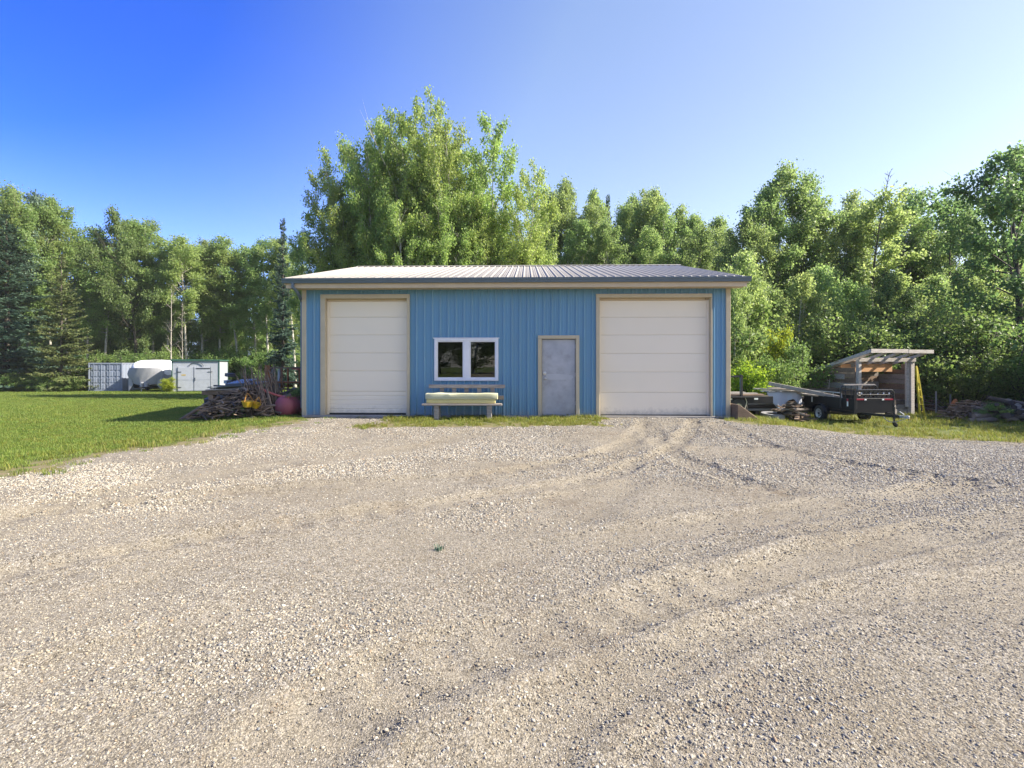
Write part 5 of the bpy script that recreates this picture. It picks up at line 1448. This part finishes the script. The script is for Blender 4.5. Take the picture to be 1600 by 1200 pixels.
class Kind: pass
def broadleaf(seed, H, R0, zb, nprim, nleaf, lsize, bark, leaf, trunk_r, up=(.35, .95), peak=.3, lean=.25, skip=.12, sig=.17, bare_top=0.0, stems=1, rnd_=2.1):
    r = np.random.default_rng(seed); tm = MB(); segs = []
    for st in range(stems):
        ox, oy = (0, 0) if stems == 1 else tuple(r.normal(0, R0 * .22, 2))
        Hs = H * (1 if st == 0 else r.uniform(.7, .95))
        bend = r.normal(0, lean, 2); ph = r.uniform(0, 6.28)
        def tp(z, ox=ox, oy=oy, Hs=Hs, bend=bend, ph=ph):
            t = z / Hs; return np.array([ox * (1 + t * 1.2) + bend[0] * t * t * 2 + .10 * math.sin(3.1 * t + ph), oy * (1 + t * 1.2) + bend[1] * t * t * 2 + .10 * math.cos(2.7 * t + ph), z])
        zz = np.linspace(-.3, Hs * .97, 10)
        tr_ = trunk_r * (1 if stems == 1 else .7)
        tm.tube([tp(z) for z in zz], [max(.012, tr_ * (1.25 if z < 0 else 1) * (1 - .93 * max(0, z) / Hs)) for z in zz], 7, cap=False)
        np_ = max(6, nprim // stems); lob = r.uniform(.62, 1.25, 9)
        for i in range(np_):
            t = ((i + r.uniform(0, 1)) / np_) ** .92; z = zb + (Hs * .985 - zb) * t
            az = i * 2.39996 + r.normal(0, .5)
            prof = (min(1, (t / peak) ** .55) if t < peak else (1 - ((t - peak) / (1 - peak)) ** rnd_)) * .93 + .09
            Lr = R0 * prof * lob[int(az / 6.2832 * 9) % 9] * r.uniform(.7, 1.12) * (1 if stems == 1 else .85)
            el = up[0] + (up[1] - up[0]) * t + r.normal(0, .14)
            d = np.array([math.cos(az) * math.cos(el), math.sin(az) * math.cos(el), math.sin(el)])
            L = max(.25, Lr / max(.62, math.cos(el))); p0 = tp(z * (1 - .0)) - np.array([0, 0, min(.5 * L * math.sin(el), z * .25)])
            crv = np.array([0, 0, r.uniform(-.05, .16) * L])
            pm = p0 + d * L * .5 + crv * .5 + r.normal(0, .05 * L, 3); p1 = p0 + d * L + crv * .2
            br = max(.008, tr_ * .32 * (1 - t * .75))
            tm.tube([p0, pm, p1], [br, br * .6, .006], 4, cap=False)
            if t > 1 - bare_top or r.uniform() < skip:
                for s in range(4):
                    q0 = p0 + (p1 - p0) * r.uniform(.4, .95); tm.tube([q0, q0 + (d + r.normal(0, .5, 3)) * L * .25], [.01, .004], 3, cap=False)
                continue
            ns = int(4 + 5 * prof + r.integers(0, 3))
            for s in range(ns):
                f = r.uniform(.28, 1.0); q0 = (1 - f) ** 2 * p0 + 2 * f * (1 - f) * pm + f * f * p1
                dd = d + r.normal(0, .55, 3) + np.array([0, 0, .12]); dd /= np.linalg.norm(dd)
                l2 = L * r.uniform(.18, .42) * (1.2 - .5 * f) + .15
                q1 = q0 + dd * l2
                tm.tube([q0, q1], [.012, .004], 3, cap=False)
                segs.append((q0, q1, l2))
            segs.append((pm, p1, L * .4)); 
    W = np.array([s[2] for s in segs]); W = W / W.sum()
    pick = r.choice(len(segs), nleaf, p=W); f = r.beta(1.5, 1.0, nleaf)
    A = np.array([s[0] for s in segs])[pick]; B = np.array([s[1] for s in segs])[pick]
    c = A + (B - A) * f[:, None] + r.normal(0, 1, (nleaf, 3)) * sig * np.array([1, 1, .75])
    k = c[:, 2] > .15; c = c[k]; n = len(c)
    a = r.normal(0, .6, (n, 3)) + np.array([0, 0, -.35]) + (B - A)[k] * .3
    nr = r.normal(0, .75, (n, 3)) + np.array([0, 0, .22])
    Ln = lsize * r.uniform(.65, 1.25, n)
    kd = Kind()
    kd.trunk = tm.mesh('trunk', bark, True)
    kd.crown = leaf_mesh('crown', c, a, nr, Ln, Ln * r.uniform(.6, .85, n), leaf)
    kd.H = H; kd.R = R0
    return kd

def conifer(seed, H, R0, zb, leaf, bark, nwh=26, per=9, olive=None):
    r = np.random.default_rng(seed); tm = MB(); c = []; a = []; nn = []; Ls = []
    tm.tube([(0, 0, -.3), (.03, 0, H * .5), (0, .02, H * .985)], [.17, .1, .015], 8, cap=False)
    for i in range(nwh):
        t = i / (nwh - 1); z = zb + (H * .98 - zb) * t ** .95
        rad = R0 * (1 - t) ** .85 + .12
        for j in range(max(4, int(per * (1 - t * .45)))):
            az = r.uniform(0, 6.28); L = rad * r.uniform(.62, 1.12); droop = -.22 + .75 * t + r.normal(0, .08)
            if r.uniform() < .07: continue
            d = np.array([math.cos(az), math.sin(az), droop]); d /= np.linalg.norm(d)
            p0 = np.array([0, 0, z + r.uniform(-.12, .12)]); sd = np.array([-math.sin(az), math.cos(az), 0])
            tipup = np.array([0, 0, .12 * L])
            tm.tube([p0, p0 + d * L * .6, p0 + d * L + tipup], [.022 * (1 - t) + .006, .012, .004], 4, cap=False)
            nb = int(26 * L + 8)
            f = r.uniform(.12, 1.0, nb); wdt = (L * .34) * (1 - f * .75) + .05
            side = r.uniform(-1, 1, nb)
            base = p0 + d * (f * L)[:, None] + tipup * (f ** 3)[:, None] + sd * (side * wdt * .5)[:, None]
            ax = d * .8 + sd * (np.sign(side) * .8)[:, None] + np.array([0, 0, -.18]) + r.normal(0, .18, (nb, 3))
            c.append(base + r.normal(0, .025, (nb, 3))); a.append(ax); nn.append(r.normal(0, .45, (nb, 3)) + np.array([0, 0, 1.0])); Ls.append(.15 + wdt * .55 * r.uniform(.5, 1.1, nb))
    c = np.concatenate(c); a = np.concatenate(a); nn = np.concatenate(nn); Ls = np.concatenate(Ls)
    kd = Kind(); kd.trunk = tm.mesh('trunk', bark, True)
    # each spray: two crossed narrow leaves
    c2 = np.concatenate([c, c]); a2 = np.concatenate([a, a + r.normal(0, .25, a.shape)]); n2 = np.concatenate([nn, np.cross(a, nn) + nn * .3]); L2 = np.concatenate([Ls, Ls * .85])
    kd.crown = leaf_mesh('crown', c2, a2, n2, L2, L2 * .22 + .03, leaf)
    kd.H = H; kd.R = R0; return kd

def bare(seed, H, R0, bark):
    r = np.random.default_rng(seed); tm = MB(); tw_ = MB()
    tm.tube([(0, 0, -.3), (.1, 0, H * .4), (-.05, .05, H * .75), (.05, 0, H)], [.075, .06, .035, .01], 7, cap=False)
    for i in range(16):
        t = r.uniform(.35, .98); z = H * t; az = r.uniform(0, 6.28); L = R0 * (1.2 - t) * r.uniform(.6, 1.2); el = r.uniform(.3, .9)
        d = np.array([math.cos(az) * math.cos(el), math.sin(az) * math.cos(el), math.sin(el)]); p0 = np.array([0.02, 0, z]); p1 = p0 + d * L
        tw_.tube([p0, p0 + d * L * .5 + r.normal(0, .05, 3), p1], [.024, .014, .005], 4, cap=False)
        for s in range(5):
            f = r.uniform(.3, 1); q = p0 + d * L * f; tw_.tube([q, q + (d + r.normal(0, .6, 3)) * L * .3], [.009, .003], 3, cap=False)
    kd = Kind(); kd.trunk = tm.mesh('trunk', bark, True); kd.crown = tw_.mesh('branches', bark, True); kd.H = H; kd.R = R0; kd.twig = True
    return kd

POP = [broadleaf(100 + i, 14.5, 2.9, 1.6, 110, 44000, .150, M['aspenbark'], M['poplarleaf'], .17, (.35, 1.0), .45, .22, .07, .16, stems=3, rnd_=3.0) for i in range(4)]
ASP = [broadleaf(200 + i, 14.5, 2.2, 4.0 + 1.1 * (i % 3), 50, 19000, .15, M['aspenbark'], M['aspenleaf'], .125, (.25, 1.05), .38, .45, .10, .20) for i in range(6)]
LOW = [broadleaf(300 + i, 7.0, 1.75, .6, 34, 12000, .14, M['aspenbark'], M['aspenleaf'], .07, (.3, 1.0), .35, .3, .08, .17) for i in range(3)]
DRK = [broadleaf(400 + i, 11.0, 2.7, 1.5, 46, 22000, .15, M['darkbark'], M['darkleaf'], .15, (.2, .95), .40, .4, .10, .17) for i in range(3)]
AIRY = broadleaf(460, 11.0, 3.0, 2.0, 44, 15500, .18, M['darkbark'], M['darkleaf'], .2, (.25, .9), .5, .5, .12, .17, rnd_=3.0)
BARETOP = broadleaf(450, 14.0, 1.9, 2.8, 44, 12000, .16, M['darkbark'], M['aspenleaf'], .12, (.35, 1.0), .35, .4, .22, .18, bare_top=.16)
SHR = [broadleaf(500 + i, 2.4, 1.15, .1, 40, 8000, .085, M['darkbark'], M['shrubleaf'], .03, (.3, 1.1), .4, .15, .05, .11, stems=4) for i in range(3)]
YEL = [broadleaf(520 + i, 2.6, 1.0, .1, 40, 7500, .095, M['darkbark'], M['yellowleaf'], .03, (.4, 1.2), .35, .15, .05, .12, stems=4) for i in range(2)]
SPR = conifer(600, 15.0, 3.3, .5, M['spruceleaf'], M['darkbark'], 34, 11)
OLV = conifer(601, 12.0, 3.0, .3, M['oliveneedle'], M['darkbark'], 30, 10)
SMS = conifer(602, 13.0, 1.7, .8, M['spruceleaf'], M['darkbark'], 44, 9)
SIL = broadleaf(610, 12, 2.2, 4.5, 40, 14000, .17, M['aspenbark'], M['silverleaf'], .12, (.3, 1.1), .35, .3, .1, .2)
BAR = bare(620, 7.5, 1.6, M['deadbark'])

tr_rnd = random.Random(99)
def place_tree(kd, x, y, H, W, name, label, group=None, cat='tree', rot=None):
    t = thing(name, label, cat, (x, y, zt(x, y)), tr_rnd.uniform(0, 6.28) if rot is None else rot, group)
    sz = H / kd.H; sw = W / kd.R
    for nm, me in (('trunk', kd.trunk), ('branches' if hasattr(kd, 'twig') else 'crown', kd.crown)):
        o = link_mesh(nm, me, t); o.scale = (sw, sw, sz)
    return t
def topH(px, top, D):
    x = (px - 800) / FPX * D; return EYE + (HORIZON - top) / FPX * D - zt(x, D)
def tree_at(kd, px, top, D, wpx, name, label, group=None, rot=None, cat='tree'):
    return place_tree(kd, (px - 800) / FPX * D, D, topH(px, top, D) / 1.01, wpx / FPX * D, name, label, group, cat, rot)

ORD = ['first', 'second', 'third', 'fourth', 'fifth', 'sixth', 'seventh', 'eighth']
def naming(entries, spots, pattern):
    """a label for each (px, ...) entry: what it stands behind or above, and which one there counting from the left"""
    out = {}
    for lo, hi, where in spots:
        inside = sorted(e for e in entries if lo <= e[0] < hi)
        for k, e in enumerate(inside):
            which = '' if len(inside) == 1 else ', %s from the left' % ORD[k]
            out[e] = pattern % where + which
    return out
# tall poplars straight behind the workshop
PE = [(478, 322, 29.0, 54, 1), (505, 262, 29.5, 58, 0), (535, 200, 29.0, 70, 2), (562, 205, 31.0, 66, 3), (588, 184, 29.6, 66, 0), (617, 152, 30.0, 74, 1), (645, 190, 31.5, 66, 2), (692, 178, 29.2, 76, 3), (668, 205, 30.5, 64, 0),
      (716, 222, 31.0, 64, 1), (745, 205, 29.5, 66, 2), (775, 193, 30.0, 78, 0), (802, 225, 31.0, 64, 3), (826, 262, 28.6, 60, 1), (842, 322, 29.2, 50, 2),
      (575, 262, 27.4, 60, 3), (650, 270, 27.4, 60, 1), (735, 275, 27.4, 60, 0), (520, 300, 27.6, 56, 2), (795, 300, 27.6, 56, 3)]
PL = {617: 'tallest poplar of the group behind the workshop roof', 692: 'second tallest poplar behind the roof, right of the tallest', 775: 'broad poplar forming the right shoulder of the tall group behind the roof', 535: 'poplar forming the left shoulder of the tall group behind the roof', 478: 'shortest poplar, at the left end of the group behind the roof', 842: 'short poplar at the right end of the group behind the roof'}
nm = naming([e_ for e_ in PE if e_[0] not in PL and e_[2] > 28], [(480, 617, 'left of the tallest'), (617, 860, 'right of the tallest')], 'tall poplar behind the roof %s')
nm.update(naming([e_ for e_ in PE if e_[0] not in PL and e_[2] <= 28], [(400, 900, 'low behind the roof')], 'yellow-green poplar %s'))
for e_ in PE:
    px, top, D, w, k = e_
    tree_at(POP[k], 658 + (px - 658) * .82, top, D, w * .80, 'poplar_tree', PL.get(px) or nm[e_], 'tall poplars behind the workshop')
# woods to the left of the workshop
LT = 'pale-trunked aspens of the wood behind the container and white shed'
LE = [(-75, 300, 47), (-30, 300, 50), (12, 296, 51), (45, 312, 50), (78, 326, 51), (108, 318, 52), (138, 350, 52), (162, 368, 51), (186, 345, 53), (238, 345, 52), (262, 384, 51), (291, 376, 49), (318, 370, 51), (345, 376, 51), (372, 382, 49), (398, 384, 48), (418, 370, 45), (463, 372, 42)]
nm = naming(LE, [(-100, 20, 'rising behind the large dark spruce'), (20, 130, 'rising behind the olive tinged spruce'), (130, 200, 'rising above the blue grey container'), (200, 265, 'rising above the covered camper'), (265, 350, 'rising above the white shed'), (350, 480, 'between white shed and workshop')], 'pale-trunked aspen %s')
for i, e_ in enumerate(LE):
    px, top, D = e_
    D = 47 + (px - 100) * .030 + (D - 49) * .6
    tree_at(ASP[i % 6], px, top, D, 40, 'aspen_tree', nm[e_], LT)
tree_at(DRK[0], 212, 330, 50.5, 46, 'broadleaf_tree', 'dark green rounded tree rising above the aspens behind the container')
tree_at(SMS, 442, 336, 46.0, 26, 'spruce_tree', 'narrow spired spruce just left of the tall poplars')
LU = 'young aspens in front of the wood behind the container and white shed'
LE = [(140,), (172,), (204,), (236,), (300,), (330,), (366,), (402,), (436,), (466,)]
nm = naming(LE, [(130, 200, 'close behind the blue grey container'), (200, 265, 'close behind the covered camper'), (265, 350, 'close behind the white shed'), (350, 480, 'between white shed and workshop')], 'young low-branched aspen %s')
for i, e_ in enumerate(LE):
    px = e_[0]
    tree_at(LOW[i % 3], px, 455 + 45 * ((i * 7) % 5) / 4, 50.0 + (px - 100) * .032, 26, 'young_aspen', nm[e_], LU)
tree_at(BAR, 268, 446, 45.6, 22, 'dead_tree', 'bare pale dead tree behind the covered camper, with forked top')
tree_at(BAR, 285, 470, 45.2, 14, 'dead_tree', 'slimmer bare dead trunk standing above the white shed', rot=2.0)
tree_at(SPR, 10, 330, 43.5, 92, 'spruce_tree', 'large dark blue-green spruce at the far left edge of the lawn')
tree_at(OLV, 96, 392, 41.5, 46, 'spruce_tree', 'olive and brown tinged spruce beside the large dark spruce')
tree_at(SIL, 26, 300, 46.0, 42, 'silver_tree', 'silvery leaved tree rising behind the large dark spruce')
# woods behind, between the poplars and the right end of the roof
MG = 'aspens behind the workshop roof, right of the tall poplars'
LE = [(890, 270, 37), (915, 312, 36), (980, 316, 39), (1003, 294, 38), (1030, 318, 37), (1056, 316, 38), (1086, 328, 37), (1114, 352, 37), (905, 345, 34), (960, 350, 34), (1020, 352, 34), (1075, 358, 34), (1128, 380, 35), (872, 296, 38), (935, 298, 38), (966, 306, 41), (1018, 292, 41), (1045, 305, 40), (1100, 336, 38)]
nm = naming([e_ for e_ in LE if e_[2] >= 36], [(800, 1000, 'above the roof near the poplars'), (1000, 1140, 'above the wider garage door')], 'tall aspen %s')
nm.update(naming([e_ for e_ in LE if e_[2] < 36], [(800, 1140, 'in the row nearest the roof')], 'shorter aspen %s'))
for i, e_ in enumerate(LE):
    px, top, D = e_
    tree_at(ASP[(i + 2) % 6], px, top, D, 34, 'aspen_tree', nm[e_], MG)
tree_at(BARETOP, 862, 278, 37, 30, 'aspen_tree', 'thin aspen with a bare twiggy top beside the tall poplars')
tree_at(SMS, 950, 298, 40, 22, 'spruce_tree', 'dark pointed spruce top behind the right half of the roof')
# woods on the right
RG = 'trees of the wood behind the lean-to shed'
LE = [(1152, 335, 31), (1180, 288, 31), (1252, 272, 31.5), (1276, 308, 30), (1306, 318, 31), (1336, 298, 32), (1396, 305, 31), (1422, 340, 29), (1450, 338, 28), (1506, 330, 27)]
nm = naming(LE, [(1140, 1200, 'beyond the right end of the workshop'), (1200, 1330, 'left of the lean-to shed'), (1330, 1430, 'rising behind the lean-to shed'), (1430, 1600, 'behind the wire fence')], 'tall leafy aspen %s')
for i, e_ in enumerate(LE):
    px, top, D = e_
    D = 27.5 + (px - 1150) * .022 + (D - 30) * .4
    tree_at(ASP[(i + 1) % 6], px, top, D, 40, 'aspen_tree', nm[e_], RG)
tree_at(ASP[4], 1214, 254, 30, 58, 'aspen_tree', 'tallest broad aspen in the wood left of the lean-to shed')
tree_at(BARETOP, 1357, 272, 30.5, 50, 'aspen_tree', 'aspen with a thin twiggy top above the lean-to shed')
tree_at(DRK[1], 1482, 308, 31.0, 56, 'broadleaf_tree', 'dark bushy tree right of the twiggy topped aspen')
tree_at(AIRY, 1600, 220, 23.0, 100, 'broadleaf_tree', 'dark spreading tree at the right edge, branches reaching over the sky')
RU = 'lower trees along the front of the wood on the right'
LE = [(1240, 430, 25), (1290, 415, 25.5), (1335, 440, 24.5), (1380, 425, 25), (1425, 445, 24), (1470, 430, 23.5), (1515, 440, 22), (1560, 420, 21), (1605, 430, 20), (1200, 440, 26)]
nm = naming(LE, [(1190, 1300, 'close behind the shrubs'), (1300, 1430, 'close behind the lean-to shed'), (1430, 1530, 'close behind the wire fence'), (1530, 1650, 'close behind the log pile')], 'lower bushy tree %s')
for i, e_ in enumerate(LE):
    px, top, D = e_
    D = 23.5 + (px - 1200) * .013 + (i % 3) * .5
    tree_at((LOW + DRK[:1] + LOW)[i % 7], px, top, D, 42, 'young_tree', nm[e_], RU)
tree_at(LOW[1], 1168, 392, 21.5, 44, 'young_aspen', 'bright young aspen just behind the right end of the workshop')
tree_at(LOW[2], 1150, 430, 20.3, 30, 'young_aspen', 'slim young aspen tucked against the right end of the workshop')
# shrubs on the right
tree_at(YEL[0], 1170, 566, 18.9, 36, 'shrub', 'bright yellow-green shrub behind the flatbed trailer', None, None, 'shrub')
tree_at(YEL[1], 1221, 512, 20.8, 26, 'shrub', 'taller yellow-green shrub between the flatbed trailer and the willow', None, None, 'shrub')
tree_at(SHR[0], 1252, 540, 19.9, 42, 'shrub', 'grey-green willow shrub beside the lean-to shed', None, None, 'shrub')
tree_at(SHR[1], 1205, 560, 19.3, 36, 'shrub', 'grey-green shrub behind the lumber stack', None, None, 'shrub')
tree_at(SHR[2], 1560, 633, 16.4, 22, 'shrub', 'low leafy shrub between the brush pile and log pile', None, None, 'shrub')
tree_at(YEL[0], 1548, 645, 16.6, 13, 'shrub', 'small yellow-green weed clump at the brush pile', None, None, 'shrub')
tree_at(YEL[0], 263, 590, 39.6, 12, 'shrub', 'yellow-green bush between the covered camper and white shed', None, None, 'shrub')
tree_at(SHR[1], 463, 607, 14.3, 18, 'shrub', 'green climbing shrub between the maroon tank and workshop corner', None, None, 'shrub')
BG = 'low shrubs along the left edge of the wood'
LE = [(-10, 41.5), (20, 41), (48, 41.2), (75, 40.5), (104, 41), (124, 43)]
nm = naming(LE, [(-40, 60, 'under the large dark spruce'), (60, 140, 'under the olive tinged spruce')], 'low green shrub %s')
for i, e_ in enumerate(LE):
    tree_at(SHR[i % 3], e_[0], 588, e_[1], 20, 'shrub', nm[e_], BG, None, 'shrub')
tree_at(BAR, 1296, 590, 17.9, 16, 'dry_bush', 'dry leafless bush in front of the lean-to side wall', None, None, 'bush')
# the wood beyond, one mass
def wood(name, label, rects, kinds, seed, den, hr):
    r = np.random.default_rng(seed); pts = []
    for x0, x1, y0, y1 in rects:
        n = int((x1 - x0) * (y1 - y0) * den); pts.append(np.stack([r.uniform(x0, x1, n), r.uniform(y0, y1, n)], 1))
    p = np.concatenate(pts); n = len(p)
    srcs = []
    for k in kinds: srcs += [source('wood_tree', k.trunk), source('wood_tree', k.crown)]
    w = r.integers(0, len(kinds), n) * 2; s = r.uniform(*hr, n); rz = r.uniform(0, 6.28, n); z = zbase(p[:, 0], p[:, 1])
    P3 = np.column_stack([p, z])
    scatter(name, np.concatenate([P3, P3]), np.concatenate([np.stack([0 * rz, 0 * rz, rz], 1)] * 2), np.concatenate([np.stack([s * 1.15, s * 1.15, s], 1)] * 2), np.concatenate([w, w + 1]), srcs, None, label)
wood('forest', 'deep wood continuing behind the nearer trees', [(-110, -44, 51, 62), (-44, -34, 55, 66), (-34, -24, 60, 72), (-24, -8, 63, 78), (-8, 14, 46, 58), (8, 20, 36, 46), (18, 48, 40, 54), (30, 46, 30, 42)], ASP[:4] + LOW[:2] + LOW[:2], 12, .17, (.62, .86))
wood('undergrowth', 'leafy undergrowth along the foot of the woods', [(-75, -44, 46, 50), (-44, -34, 48.5, 53), (-34, -24, 53, 59), (-24, -9, 57, 62), (-60, -30, 54, 60), (-30, -10, 61, 66), (-9, -6, 34, 44), (9, 34, 21.5, 27), (17.5, 24, 15.5, 22)], SHR, 13, .55, (.7, 1.7))
# trees beside and across the yard: they shade the right of it and stand mirrored in the window
for x, y, H, k in ((20.0, 11.6, 6.6, 0), (22.5, 12.8, 7.6, 1), (25.5, 9.6, 8.6, 2)):
    place_tree(DRK[k], x, y, H, 1.7, 'broadleaf_tree', 'tree just right of the yard, its shadow falling on the grass by the gravel', 'trees shading the right side of the yard')
for i, x in enumerate((-15, -12.5, -10, -8, -6, -4, -2, 0, 2, 4, 6, 8, 10, 12.5, 15)):
    place_tree((DRK + LOW)[i % 6], x * 2.4 + tr_rnd.uniform(-1.5, 1.5), -42 - tr_rnd.uniform(0, 6), 8.5 + tr_rnd.uniform(-1, 2), 5.0, 'broadleaf_tree', 'tree across the yard, mirrored dark in the workshop window', 'trees mirrored in the workshop window')
# thin haze volume, added to lift the shade in the far woods
hz = MB().b3(-430, 430, -165, 530, -6, 24).build('haze', None)
hm = bpy.data.materials.new('added_haze_air')
nt, out = nodes_of(hm)
pv = nt.nodes.new('ShaderNodeVolumePrincipled'); pv.inputs['Color'].default_value = (0.90, 0.95, 0.95, 1); pv.inputs['Density'].default_value = HAZE
nt.links.new(pv.outputs[0], out.inputs['Volume'])
hz.data.materials.clear(); hz.data.materials.append(hm)
tag(hz, 'thin pale haze added over the yard and woods to lift their shade', None, None, 'stuff')
print('scene built')
